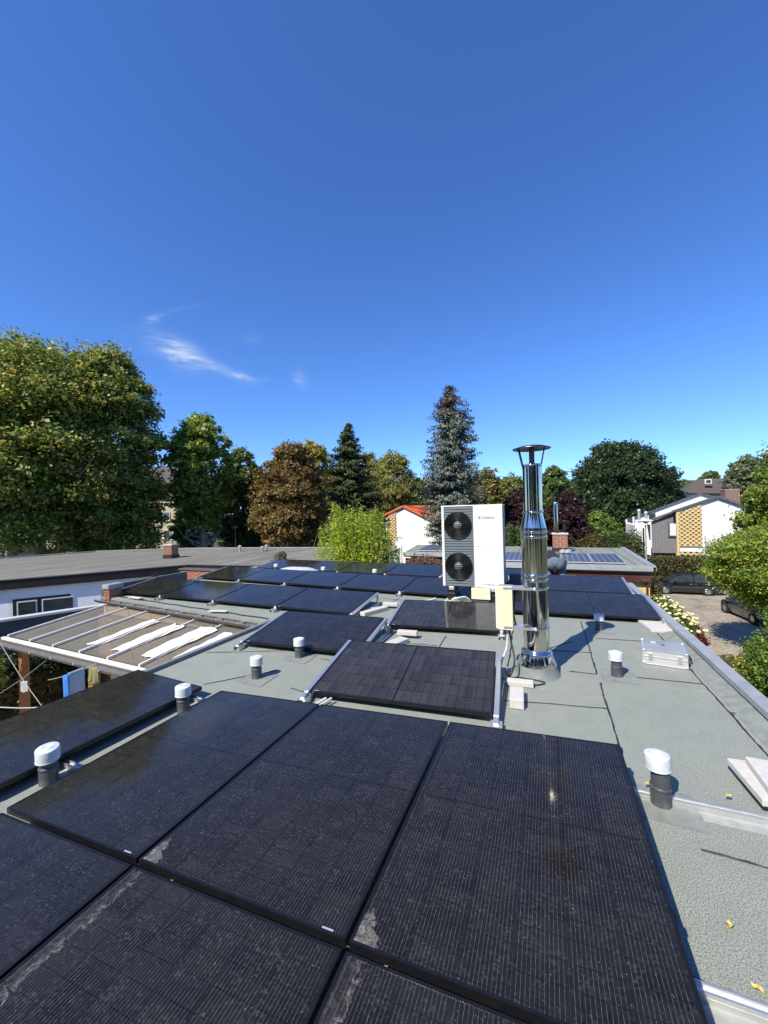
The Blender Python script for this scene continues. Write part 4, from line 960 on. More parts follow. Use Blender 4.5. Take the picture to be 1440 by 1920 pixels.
# ------------------------------------------------------------------ street lamps
def street_lamp(p, top, r, label, m=m_lampw):
    e = empty('street_lamp', p, label, 'street lamp', 'saucer street lamps'); H = top-p.z
    MB().lathe([(.055,0),(.05,H*.5),(.038,H-.3)], n=14).build('pole', m_steelb, e)
    MB().lathe([(r,H-.05),(r,H-.02),(r*.5,H+.035),(.08,H+.06),(.05,H+.10),(.001,H+.11)], n=28).build('lamp_shade', m, e)
    MB().lathe([(r*.93,H-.051),(r*.5,H-.10),(.05,H-.20),(.038,H-.21)], n=28).build('diffuser', m_lampw, e)
p = onD(1210,975,24); street_lamp(Vector((p.x,p.y,GZ)), p.z, .42, 'saucer shaped street lamp in front of the white house at the right')
p = onD(441,988,40); street_lamp(Vector((p.x,p.y,GZ)), p.z, .36, 'saucer shaped street lamp in front of the brown tree at the left', m_steelb)

# ------------------------------------------------------------------ white house with the perforated brick screen
def gable(parent, y, depth, px, matw, mat_r, roof_t=.16, over=.35, bottom=GZ, sk=0.0):
    """front wall whose outline runs through picture points on plane y, extruded back by depth, with roof slabs"""
    P = [onY(a, b, y) for a, b in px]; zb = bottom; n = len(P)
    vs_ = [(P[0].x,y,zb)]+[(p.x,y,p.z) for p in P]+[(P[-1].x,y,zb)]
    k = len(vs_); back = [(v[0]+sk*depth, y+depth, v[2]) for v in vs_]
    m = MB(); m.add(vs_+back, [tuple(range(k)), tuple(reversed(range(k, 2*k)))]+[(i, k+i, k+(i+1)%k, (i+1)%k) for i in range(k)])
    for f in m.f: f.reverse()
    m.build('wall', matw, parent, loc=-parent.location)
    for i in range(n-1):
        a, b = P[i], P[i+1]; d = (b-a).normalized(); up = Vector((-d.z,0,d.x)); 
        if up.z < 0: up = -up
        a2 = a-d*(over if i == 0 else 0); b2 = b+d*(over if i == n-2 else 0)
        q = [a2+up*.01, b2+up*.01, b2+up*roof_t, a2+up*roof_t]
        s_ = MB(); s_.add([(v.x-.3*sk,y-.3,v.z) for v in q]+[(v.x+sk*(depth+.3),y+depth+.3,v.z) for v in q], [(0,1,2,3),(7,6,5,4),(0,4,5,1),(1,5,6,2),(2,6,7,3),(3,7,4,0)])
        s_.build('roof', mat_r, parent, loc=-parent.location)
    return P
ha = empty('white_house', (14,50,GZ), 'white gabled house at the right with a yellow perforated brick screen', 'house')
HY_ = 48.0
gable(ha, HY_, 9, [(1268,959),(1346,933),(1403,953)], m_render, m_trim, .22, sk=.34)
def screen(parent, y, x0, x1, z0, ztop, nb=9, bh=.115):
    """perforated brick screen: staggered bricks with gaps, dark behind"""
    m = MB(); w = (x1-x0)/nb; r = 0; z = z0
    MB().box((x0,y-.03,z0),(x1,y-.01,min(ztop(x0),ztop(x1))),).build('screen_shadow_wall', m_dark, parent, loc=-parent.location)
    while z < max(ztop(x0), ztop(x1)):
        xs = x0 if z+.06 < ztop(x0) else x0+(x1-x0)*min(1, (z+.06-ztop(x0))/max(1e-3, ztop(x1)-ztop(x0)))
        if xs < x1-.05: m.box((xs,y-.16,z),(x1,y-.05,z+bh*.33))
        off = 0 if r % 2 else .5
        for i in range(nb+2):
            a = x0+(i+off-.5)*w-w*.27; b = a+w*.54; a, b = max(a, x0), min(b, x1)
            if b > a+.01 and z+bh < ztop((a+b)/2): m.box((a,y-.158,z+bh*.33),(b,y-.052,z+bh))
        z += bh; r += 1
    tag(m.build('screen_bricks', m_yel, parent, loc=-parent.location), kind='stuff')
P0 = onY(1270,958,HY_); P1 = onY(1314,943,HY_); zt_ = lambda x: P0.z+(P1.z-P0.z)*(x-P0.x)/(P1.x-P0.x)-.10
zb1 = onY(1290,1024,HY_).z
screen(ha, HY_, P0.x+.05, P1.x, zb1, zt_, 4, .20); screen(ha, HY_, P0.x+.05, P1.x, zb1-3.0, lambda x: zb1-.55, 4, .20)
MB().box((P0.x-.15,HY_-.2,zb1-3),(P0.x+.05,HY_,P0.z-.1)).build('screen_edge', m_yel, ha, loc=-ha.location)
# grey timber wing left of it
g0, g1 = onY(1221,978,HY_+1.0), onY(1269,960,HY_+1.0); zlow = onY(1245,1037,HY_+1).z
gw = MB(); vs_ = [(g0.x,HY_+1,zlow),(g1.x,HY_+1,zlow),(g1.x,HY_+1,g1.z),(g0.x,HY_+1,g0.z)]; gw.add(vs_+[(v[0]+1.7,HY_+6,v[2]) for v in vs_], [(0,1,2,3),(7,6,5,4),(0,4,5,1),(1,5,6,2),(2,6,7,3),(3,7,4,0)]); gw.build('timber_wing', m_greywood, ha, loc=-ha.location)
MB().box((g0.x+.3,HY_+1.6,GZ),(g1.x,HY_+7,zlow-.01)).build('ground_floor', m_slatey, ha, loc=-ha.location)
nbd = 14
for i in range(nbd):
    xa = g0.x+(g1.x-g0.x)*i/nbd; xb = g0.x+(g1.x-g0.x)*(i+1)/nbd; ztp = g0.z+(g1.z-g0.z)*(i/nbd)
    MB().box((xa+.012,HY_+.95,zlow+.02),(xb-.012,HY_+.995,ztp)).build('cladding_board', m_greywood, ha, loc=-ha.location)
a, b = onY(1255,981,HY_+.9), onY(1269,1004,HY_+.9)
w = MB().box((a.x-.12,HY_+.78,b.z-.12),(g1.x,HY_+.90,a.z+.12)).build('window', m_trim, ha, loc=-ha.location); MB().box((a.x,HY_+.76,b.z),(g1.x,HY_+.775,a.z)).build('pane', m_glassp, w)
rq = [Vector((g0.x-.5,0,g0.z-.12)), Vector((g1.x,0,g1.z+.04)), Vector((g1.x,0,g1.z+.26)), Vector((g0.x-.5,0,g0.z+.10))]
rm_ = MB(); rm_.add([(v.x-.1,HY_+.6,v.z) for v in rq]+[(v.x+1.6,HY_+6,v.z) for v in rq], [(0,1,2,3),(7,6,5,4),(0,4,5,1),(1,5,6,2),(2,6,7,3),(3,7,4,0)]); rm_.build('roof', m_trim, ha, loc=-ha.location)
a, b = onY(1190,983,HY_+2), onY(1221,1046,HY_+2)
MB().box((a.x,HY_+2,GZ),(b.x,HY_+7,onY(1208,984,HY_+2).z)).build('wall', m_render, ha, loc=-ha.location)
a, b = onY(1205,990,HY_+1.9), onY(1209,1046,HY_+1.9); MB().box((a.x,HY_+1.9,b.z),(b.x,HY_+1.98,a.z)).build('window', m_dark, ha, loc=-ha.location)
# second white house behind
hb2 = empty('white_house', (14,62,GZ), 'long white house behind the screen house, under one big sloping roof', 'house')
gable(hb2, 60.0, 10, [(1176,976),(1313,926),(1398,950)], m_render, m_trim, .13, sk=.34)
for (x0, y0, x1, y1) in ((1181,975,1191,985),(1193,986,1200,997),(1216,962,1229,974)):
    a, b = onY(x0,y0,59.9), onY(x1,y1,59.9); w = MB().box((a.x,59.85,b.z),(b.x,59.95,a.z)).build('window', m_trim, hb2, loc=-hb2.location); MB().box((a.x+.1,59.83,b.z+.1),(b.x-.1,59.845,a.z-.1)).build('pane', m_glass, w)
for px_ in (1174.5,1187.5):
    a = onY(px_,974 if px_ < 1180 else 969,57.5); MB().box((a.x-.08,57.4,GZ),(a.x+.08,57.6,a.z)).build('post', m_render, hb2, loc=-hb2.location)
for px_, t0, t1 in ((1198,957,980),(1211,961,985)):
    a, b = onY(px_,t0,56), onY(px_,t1,56); e = empty('flue_pipe', (a.x,56,b.z), 'thin grey flue pipe rising before the long white house, %s' % ('left one' if px_ < 1205 else 'right one'), 'flue', 'flue pipes at the white houses')
    MB().lathe([(.16,-3),(.16,a.z-b.z)], n=14).build('pipe', m_steelb, e); MB().lathe([(.2,a.z-b.z-.15),(.2,a.z-b.z+.1),(.001,a.z-b.z+.2)], n=14).build('cowl', m_steelb, e)
a = onY(1369,936,58); brick_chimney((a.x,58,a.z-.9), 1.35, 2.0, 'weathered brick chimney rising behind the gable of the screen house', [])
a = onY(1268,961,HY_); MB().bar((g0.x-.6,HY_+.3,g0.z-.05),(g0.x+1.0,HY_+6.2,g0.z-.05), .14, .12).build('gutter', m_zincd, ha, loc=-ha.location)
MB().lathe([(.05,0),(.05,3.2)], n=10).build('downpipe', m_zinc, ha, loc=Vector((P1.x+.25,HY_-.08,GZ+.3))-ha.location)
MB().box((P1.x+.1,HY_-.05,GZ),(onY(1402,1000,HY_).x,HY_-.004,GZ+.6)).build('plinth', m_conc, ha, loc=-ha.location)
# brown roofed house far behind
hc = empty('brown_roofed_house', (22,80,GZ), 'house with a brown hipped roof and a roof window, behind the white houses', 'house')
A = [onY(1281,924,80), onY(1312,897,84), onY(1384,896,84), onY(1412,926,80)]
m = MB(); m.add([(A[0].x,80,A[0].z),(A[3].x,80,A[3].z),(A[2].x,85,A[2].z),(A[1].x,85,A[1].z),(A[0].x,91,A[0].z),(A[3].x,91,A[3].z)], [(0,1,2,3),(0,3,4),(1,5,2),(3,2,5,4)]); m.build('roof', m_slate, hc, loc=-hc.location)
MB().box((A[0].x+.7,80.8,GZ),(A[3].x-.7,90.2,A[0].z)).build('wall', m_render, hc, loc=-hc.location)
a, b = onY(1320,899,81.5), onY(1333,907,81.5); w = MB().box((a.x,81.1,b.z),(b.x,81.4,a.z)).build('roof_window', m_white, hc, loc=-hc.location); MB().box((a.x+.15,81.06,b.z+.15),(b.x-.15,81.095,a.z-.15)).build('pane', m_glass, w)

# ------------------------------------------------------------------ red roofed house in the middle
hm = empty('red_roofed_house', (-12,50,GZ), 'small white house with a red tiled roof and yellow brick screen behind the bamboo', 'house')
gable(hm, 48.0, 8, [(723,967),(757,951),(835,990)], m_render, m_tile, .25)
P0 = onY(724,968,48); P1 = onY(742,959,48); zt2 = lambda x: P0.z+(P1.z-P0.z)*(x-P0.x)/(P1.x-P0.x)-.12
screen(hm, 48.0, P0.x+.05, P1.x, GZ+1, zt2, 3, .22)
R0, R1 = onY(757,949,49), onY(815,953,52)
m = MB(); m.add([(R0.x-.3,48.6,R0.z+.05),(R1.x+3.5,48.6,R0.z-1.6),(R1.x+3.5,56,R1.z+.4),(R0.x,56,R1.z+.4)], [(0,1,2,3)]); rr = m.build('rear_roof', m_tile, hm, loc=-hm.location)
md = rr.modifiers.new('thick', 'SOLIDIFY'); md.thickness = .2
rt = MB()
for i in range(26):
    t = i/25; rt.bar((R0.x+.2+(R1.x+3.2-R0.x)*t,48.6,R0.z+.05-1.55*t+.05),(R0.x+.3+(R1.x+3.2-R0.x)*t,56,R1.z+.5), .10, .08)
tag(rt.build('tile_ridges', m_tile, hm, loc=-hm.location), kind='stuff')
a = onY(751,1016,30); sdh = empty('satellite_dish', (a.x,30,a.z), 'pale satellite dish in front of the red roofed house', 'satellite dish')
MB().lathe([(.001,0),(.2,.02),(.36,.07),(.44,.12)], n=24, T=Matrix.Rotation(R(80),4,'X')).build('dish', m_lampw, sdh); MB().tube([(0,0,0),(0,.25,-.1),(0,.25,-6)], .03).build('mast', m_steelb, sdh)

# ------------------------------------------------------------------ apartment block at the left
ab = empty('apartment_block', onD(333,982,59)*1.0, 'buff apartment block behind the big plane tree', 'building', rot=(0,0,YAW)); ab.location.z = GZ
PXM = F_PX/59.0
def az(py): return EYE + (982-py)/PXM - GZ          # height above the ground of a level seen at the right corner
def ax_(px): return (px-333)/PXM
MB().box((ax_(-90),0,3.0),(0,12,az(924))).build('wall', m_buff, ab); MB().box((ax_(-90),-.06,0),(0.06,12.1,2.995)).build('base_wall', m_pinkw, ab)
m = MB(); x0, x1, zt_e = ax_(-95)-.6, .7, az(924); m.add([(x0,-.7,zt_e),(x1,-.7,zt_e),(x1,12.7,zt_e),(x0,12.7,zt_e),(x0+5,6,zt_e+4),(x1-5,6,zt_e+4)], [(0,1,5,4),(1,2,5),(2,3,4,5),(3,0,4),(0,3,2,1)]); m.build('roof', m_slate, ab)
MB().box((-.12,-.14,0),(.0,-.02,zt_e)).build('downpipe', m_trim, ab)
def awin(px, py, w=1.05, h=1.3, glass=None):
    x, z = ax_(px), az(py); o = MB().box((x-w/2,-.09,z-h/2),(x+w/2,-.065,z+h/2)).build('window', m_white, ab)
    MB().box((x-w/2+.09,-.105,z-h/2+.09),(x+w/2-.09,-.091,z+h/2-.09)).build('pane', glass or m_glass, o); MB().box((x-w/2-.1,-.22,z-h/2-.09),(x+w/2+.1,-.06,z-h/2-.002)).build('sill', m_conc, o)
for r, py in enumerate((944,978)):
    for px in (313,288,255,225,195,160,130,95,60,13,-25): awin(px, py+(px < 60)*20 if px < 60 else py, 1.05 if px > 60 else 2.0, 1.3 if px > 60 else 1.6, m_glassb if px < 60 else None)
for px in (313,291,255,225,195,60): awin(px, 1012)
a0_ = ax_(-20); MB().box((a0_,-1.3,2.9),(ax_(80),-.07,3.15)).build('canopy', m_teal, ab)
MB().box((ax_(4),-.16,0),(ax_(22),-.07,2.3)).build('door', m_dark, ab); MB().box((ax_(30),-.15,1.7),(ax_(33),-.07,2.1)).build('wall_lamp', m_black, ab)

# ------------------------------------------------------------------ cars
def wheel_meshes():
    t = MB(); t.lathe([(.20,-.10),(.30,-.10),(.318,-.08),(.318,.08),(.30,.10),(.20,.10)], n=28, T=Matrix.Rotation(R(90),4,'X')); ty = t.mesh('tyre', m_tyre)
    r = MB(); T = Matrix.Rotation(R(90),4,'X'); r.lathe([(.205,-.09),(.205,.095),(.19,.10),None,(.19,.05),(.0001,.05)], n=28, T=T)
    for k in range(7):
        a = 2*math.pi*k/7; r.bar(T @ Vector((math.cos(a)*.03, math.sin(a)*.03, .085)), T @ Vector((math.cos(a)*.195, math.sin(a)*.195, .09)), .05, .02, up=(0,1,0))
    return ty, r.mesh('rim', m_chrome)
_ty, _rim = wheel_meshes()
def car(p, rz, paint, label):
    """estate car: local x forward is -x (front at x=0, tail at x=4.4), side towards the camera is -y"""
    e = empty('parked_car', p, label, 'car', rot=(0,0,rz)); Lc, Wd = 4.4, .86
    def sec(z_belt, inset, pts): pass
    # lower body as stations along x: (x, half width, z low, z belt, hood/tail crown)
    st = [(0.0,.62,.32,.52),(.08,.74,.24,.62),(.35,.83,.20,.74),(.95,.86,.20,.84),(1.3,.865,.20,.90),(2.2,.87,.20,.93),(3.4,.87,.20,.95),(4.1,.84,.22,.95),(4.34,.78,.28,.93),(4.40,.74,.36,.88)]
    m = MB(); vs_ = []; n = 10
    for (x, hw, zl, zh) in st:
        zm = zl+(zh-zl)*.55
        sect = [(-hw*.90,zl),(-hw*.99,zl+.10),(-hw,zm),(-hw*.965,zh-.05),(-hw*.90,zh),(hw*.90,zh),(hw*.965,zh-.05),(hw,zm),(hw*.99,zl+.10),(hw*.90,zl)]
        vs_ += [(x, y, z) for y, z in sect]
    fs_ = [(i*n+k, i*n+(k+1)%n, (i+1)*n+(k+1)%n, (i+1)*n+k) for i in range(len(st)-1) for k in range(n)]
    fs_ += [tuple(range(n)), tuple(reversed(range((len(st)-1)*n, len(st)*n)))]
    m.add(vs_, [tuple(reversed(f)) for f in fs_], 0, True); b = m.build('body', paint, e)
    ed_ = b.modifiers.new('edge', 'EDGE_SPLIT'); ed_.split_angle = R(38)
    # glasshouse
    gz = [(1.10,.78,.90),(1.95,.60,1.38),(2.6,.60,1.44),(3.6,.58,1.42),(4.12,.56,1.32),(4.30,.74,.92)]
    m = MB(); vs_ = []
    low = [(1.02,.80,.885),(1.95,.82,.93),(2.6,.825,.94),(3.6,.82,.95),(4.18,.80,.95),(4.34,.76,.93)]
    for (x, hw, z), (xl, hwl, zl) in zip([(1.72,.55,1.36),(2.1,.60,1.42),(2.6,.61,1.44),(3.4,.60,1.43),(3.95,.58,1.39),(4.14,.55,1.34)], low):
        vs_ += [(xl,-hwl,zl),(x,-hw,z),(x,hw,z),(xl,hwl,zl)]
    fs_ = []
    for i in range(5):
        a = 4*i; fs_ += [(a,a+4,a+5,a+1),(a+2,a+6,a+7,a+3)]
    rf = [(4*i+1,4*i+5,4*i+6,4*i+2) for i in range(5)]
    m.add(vs_, fs_+[(0,1,2,3),(23,22,21,20)]); m.build('side_glass', m_glass, e)
    r = MB(); r.add([(v[0],v[1]*1.0,v[2]+.004) for v in vs_], rf, 0, True); r = r.build('car_roof', paint, e); md = r.modifiers.new('thick','SOLIDIFY'); md.thickness = .03; md.offset = 1
    for s in (-1, 1):
        for (xa, za, ya, xb, zb_, yb_) in ((1.02,.885,.80,1.72,1.36,.55),(2.55,.94,.826,2.58,1.44,.612),(3.52,.95,.822,3.45,1.43,.60),(4.20,.95,.80,4.02,1.38,.575),(4.34,.93,.76,4.14,1.34,.55)):
            MB().bar((xa,s*(ya+.008),za),(xb,s*(yb_+.008),zb_), .05, .03, up=(0,1,0)).build('pillar', paint, e)
        MB().bar((1.25,s*.876,.60),(4.25,s*.862,.62), .012, .035).build('side_moulding', m_trim, e)
        for x in (1.35,): MB().box((x-.08,s*.98-.07,.93),(x+.08,s*.98+.07,1.08)).build('mirror', paint, e, bevel=.03)
        for x in (2.35,3.3): MB().box((x-.09,s*.885-.012,.80),(x+.09,s*.885+.012,.84)).build('door_handle', m_chrome, e, bevel=.005)
        for x in (1.38,2.52,3.5): MB().box((x-.005,s*.868-.006,.25),(x+.005,s*.868+.006,.90)).build('door_gap', m_black, e)
        MB().box((.02,s*.60-.14,.50),(.26,s*.60+.14,.66)).build('headlight', m_lamp, e, bevel=.04)
        MB().box((4.30,s*.70-.08,.62),(4.42,s*.70+.06,.92)).build('tail_light', m_redl, e, bevel=.02)
        MB().bar((2.0,s*.56,1.475),(3.9,s*.54,1.45), .03, .03).build('roof_rail', m_black, e)
        for x in (.82,3.38):
            w = empty('wheel', (0,0,0), None, None); w.parent = e; w.location = (x, s*.80, .318); w.rotation_euler = (0,0,0 if s < 0 else R(180))
            put('tyre', _ty, w); put('rim', _rim, w)
            am = MB(); am.lathe([(.30,0),(.365,0)], n=28, T=Matrix.Translation((x,s*.874,.325)) @ Matrix.Rotation(R(90),4,'X')); am.build('wheel_arch', m_black, e)
    MB().box((-.02,-.45,.34),(.03,.45,.50)).build('grille', m_black, e); MB().box((-.03,-.26,.36),(-.021,.26,.47)).build('number_plate', m_white, e)
    return e
cf, cr = onZ(1247,1114,GZ), onZ(1322,1117,GZ); dirc = (cr-cf); ang = math.atan2(dirc.y, dirc.x)
c1 = car(cf-dirc.normalized()*.82+Vector((.0,.75,0)), ang, m_carb, 'black estate car parked sideways in front of the hedge')
car(onZ(1338,1140,GZ)+Vector((.9,-.3,0)), R(-82), m_carg, 'dark car half hidden under the yellow green shrub by the driveway')
p = onD(345,1030,52); car(Vector((p.x,p.y,GZ)), R(40), m_carg, 'dark car parked in the shade near the apartment block')

# ------------------------------------------------------------------ person
def person():
    e = empty('person', (.20,11.25,0), 'person in faded jeans and navy shirt crouching and bending forward at the roof edge', 'person')
    def skin2(name, J, E_, mat):
        """tapered limbs and joints fused into one continuous skin"""
        m = MB()
        for j in J:
            r = j[3]; r2 = j[4] if len(j) > 4 else r
            m.lathe([(r*math.sin(t), -r2*math.cos(t)) for t in (0.02,.4,.8,1.2,1.6,2.0,2.4,2.8,3.12)], j[:3], 16)
        for a, b in E_: m.tube([J[a][:3], J[b][:3]], [J[a][3]*.97, J[b][3]*.97], 16)
        o = m.build(name, mat, e)
        rm = o.modifiers.new('fuse', 'REMESH'); rm.mode = 'VOXEL'; rm.voxel_size = .012; rm.use_smooth_shade = True
        sm = o.modifiers.new('soften', 'SMOOTH'); sm.factor = .5; sm.iterations = 5
        return o
    # body: pelvis root, spine, neck, head, arms, legs with feet
    J = [(0,0,.46,.125,.115),(-.05,.18,.55,.105,.09),(-.12,.40,.60,.12,.095),(-.16,.52,.57,.06),(-.19,.62,.51,.055),(-.22,.72,.45,.085,.10),(-.23,.78,.39,.06),
         (-.30,.44,.54,.045),(-.37,.55,.36,.038),(-.31,.74,.20,.034),(-.28,.80,.12,.03,.018),
         (.05,.46,.54,.045),(.11,.62,.35,.038),(.03,.78,.20,.034),(.00,.84,.12,.03,.018),
         (-.085,.01,.42,.115),(-.19,.38,.44,.062),(-.16,.10,.09,.042),(-.16,.08,.045,.04),(-.17,.25,.03,.04,.025),
         (.095,.01,.42,.115),(.22,.36,.44,.062),(.17,.08,.09,.042),(.17,.06,.045,.04),(.19,.23,.03,.04,.025)]
    E_ = [(0,1),(1,2),(2,3),(3,4),(4,5),(5,6),(2,7),(7,8),(8,9),(9,10),(2,11),(11,12),(12,13),(13,14),(0,15),(15,16),(16,17),(17,18),(18,19),(0,20),(20,21),(21,22),(22,23),(23,24)]
    skin2('body', J, E_, m_skin)
    def grow(idx, k, add=.0): return [(*J[i][:3], J[i][3]*k+add, (J[i][4] if len(J[i]) > 4 else J[i][3])*k+add) for i in idx]
    def sub(idx): mp_ = {v: i for i, v in enumerate(idx)}; return [(mp_[a], mp_[b]) for a, b in E_ if a in mp_ and b in mp_]
    il = [0,15,16,17,20,21,22]; skin2('trousers', grow(il, 1.12, .022), sub(il), m_denim)
    it = [1,2,3,7,8,11,12]; JJ = grow(it, 1.15, .022); skin2('shirt', [(-.02,.07,.50,.145,.125)]+JJ, [(0,1)]+[(a+1,b+1) for a, b in sub(it)], m_navy)
    for s, f in ((-1,(-.17,.10,.04)),(1,(.18,.08,.04))):
        skin2('shoe', [(f[0],f[1]-.06,.05,.05),(f[0],f[1]+.06,.045,.052,.04),(f[0]+s*.01,f[1]+.2,.035,.05,.03)], [(0,1),(1,2)], m_shoe)
    h = skin2('hair', [(-.20,.68,.51,.095,.10),(-.215,.74,.47,.095,.095)], [(0,1)], m_hair)
    # hands: palm in the body chain; five separate fingers per hand
    for (wx, wy, wz, s) in ((-.27,.80,.12,-1),(.01,.84,.12,1)):
        for k in range(5):
            th = k == 4; dx = (k-1.5)*.018 if not th else -s*.034; ln = (.055,.062,.058,.046,.04)[k]
            pts = [(wx+dx*.6, wy+(.0 if th else .02), wz), (wx+dx, wy+.03+ln*.5, wz-.02), (wx+dx*1.05, wy+.03+ln*.8, wz-.055)]
            MB().tube(pts, [.010,.009,.007], 8).build('finger', m_skin, e)
try: person()
except Exception as ex: print('person failed', ex)

# ------------------------------------------------------------------ vegetation
def leaf_mat(name, rough=.5, trans=.28):
    t = NT(name); at = t.n('ShaderNodeAttribute'); at.attribute_name = 'leafcol'
    t.set(col=at.outputs['Color'], rough=rough, spec=.35)
    tr = t.n('ShaderNodeBsdfTranslucent'); t.l(t.mix(1.0, at.outputs['Color'], (1.0,1.0,.5), 'MULTIPLY'), tr.inputs[0])
    mx = t.n('ShaderNodeMixShader'); mx.inputs[0].default_value = trans*1.5; t.l(t.p.outputs[0], mx.inputs[1]); t.l(tr.outputs[0], mx.inputs[2]); t.l(mx.outputs[0], t.o.inputs['Surface']); return t.m
m_leaf = leaf_mat('broad leaves', .42, .30); m_needle = leaf_mat('needles', .6, .12)
def leaves(name, P, Nn, S, cols, w, parent=None, mat=None, asp=.62, rs=None, droop=None, loc=None, clump=1):
    """one quad (folded kite) per leaf. P centres, Nn normals, S sizes, cols palette with weights"""
    n = len(P); rs = rs or np.random.RandomState(1)
    N_ = Nn/np.linalg.norm(Nn, axis=1, keepdims=True)
    r = rs.normal(size=(n,3)) if droop is None else droop
    U = r-(r*N_).sum(1, keepdims=True)*N_; U /= np.linalg.norm(U, axis=1, keepdims=True)+1e-9; V = np.cross(N_, U)
    a = S[:,None]
    v = np.empty((n,4,3), np.float32)
    v[:,0] = P-U*a*.5; v[:,1] = P+V*a*.5*asp-U*a*.05; v[:,2] = P+U*a*.5; v[:,3] = P-V*a*.5*asp-U*a*.05
    if loc is not None: v -= np.array(loc, np.float32)
    me = bpy.data.meshes.new(name); me.vertices.add(n*4); me.vertices.foreach_set('co', v.ravel())
    me.loops.add(n*4); me.loops.foreach_set('vertex_index', np.arange(n*4, dtype=np.int32))
    me.polygons.add(n); me.polygons.foreach_set('loop_start', np.arange(0, n*4, 4, dtype=np.int32)); me.polygons.foreach_set('loop_total', np.full(n, 4, np.int32))
    me.update(calc_edges=True)
    ci = rs.choice(len(cols), n, p=np.array(w)/sum(w)); c = np.array(cols)[ci]*rs.uniform(.62, 1.4, (n,1)); k_ = n//clump+1; c = c*(np.repeat(rs.uniform(.66, 1.32, (k_,1))*np.array([1,1,1])+rs.uniform(-.14,.14,(k_,1))*np.array([1,0,0]), clump, 0)[:n] if clump > 1 else 1); c = np.concatenate([c, np.ones((n,1))], 1).astype(np.float32)
    at = me.attributes.new('leafcol', 'FLOAT_COLOR', 'FACE'); at.data.foreach_set('color', c.ravel()); me.materials.append(mat or m_leaf)
    return put(name, me, parent)
def envelope(rs, n, ct, Rr, zb_, zt_, px_, pr_, ph):
    t = rs.uniform(.02,1,n); a = rs.uniform(0,6.28,n); k = np.interp(t, px_, pr_)*(.93+.15*np.sin(3*a+ph+5*t)+.12*np.sin(7*a+ph*2+11*t)+.09*np.sin(13*t*3+a*5)); q = rs.uniform(.45,1,n)**.5
    return np.stack([ct.x+np.cos(a)*k*Rr*q, ct.y+np.sin(a)*k*Rr*q, zb_+t*(zt_-zb_)*.98], 1), np.stack([np.cos(a), np.sin(a), .9*(t-.4)], 1)
def unit(rs, n):
    v = rs.normal(size=(n,3)); return v/np.linalg.norm(v, axis=1, keepdims=True)
def limbs(parent, base_r, H, crown, rs, nl=9, mat=None, lean=(0,0)):
    """tapered trunk and limbs reaching into the crown; coordinates relative to the tree base"""
    m = MB(); c = crown; tz = c[2]
    pts = [(lean[0]*t*t, lean[1]*t*t, H*t) for t in (0,.15,.35,.55,.75,.92)]; m.tube(pts, [base_r*1.25, base_r, base_r*.85, base_r*.65, base_r*.4, base_r*.12], 10)
    for i in range(nl):
        t = rs.uniform(.22,.85); a = rs.uniform(0,6.28); s = Vector((lean[0]*t*t, lean[1]*t*t, H*t)); L = (.5+.4*rs.rand())*c[0]
        e_ = s+Vector((math.cos(a)*L, math.sin(a)*L, L*rs.uniform(.25,.9))); e_.z = min(e_.z, H*.93); mid = s.lerp(e_, .5)+Vector((rs.uniform(-.3,.3), rs.uniform(-.3,.3), -.1*L))
        r = base_r*(.5-.35*t); m.tube([s, mid, e_], [r, r*.6, r*.15], 7)
        for q in range(5):
            e2 = mid+Vector((rs.uniform(-1,1), rs.uniform(-1,1), rs.uniform(.1,1)))*L*.4; e2.z = min(e2.z, H*.97); m.tube([mid, e2], [r*.45, r*.08], 5)
    return m.build('trunk', mat or m_bark, parent)
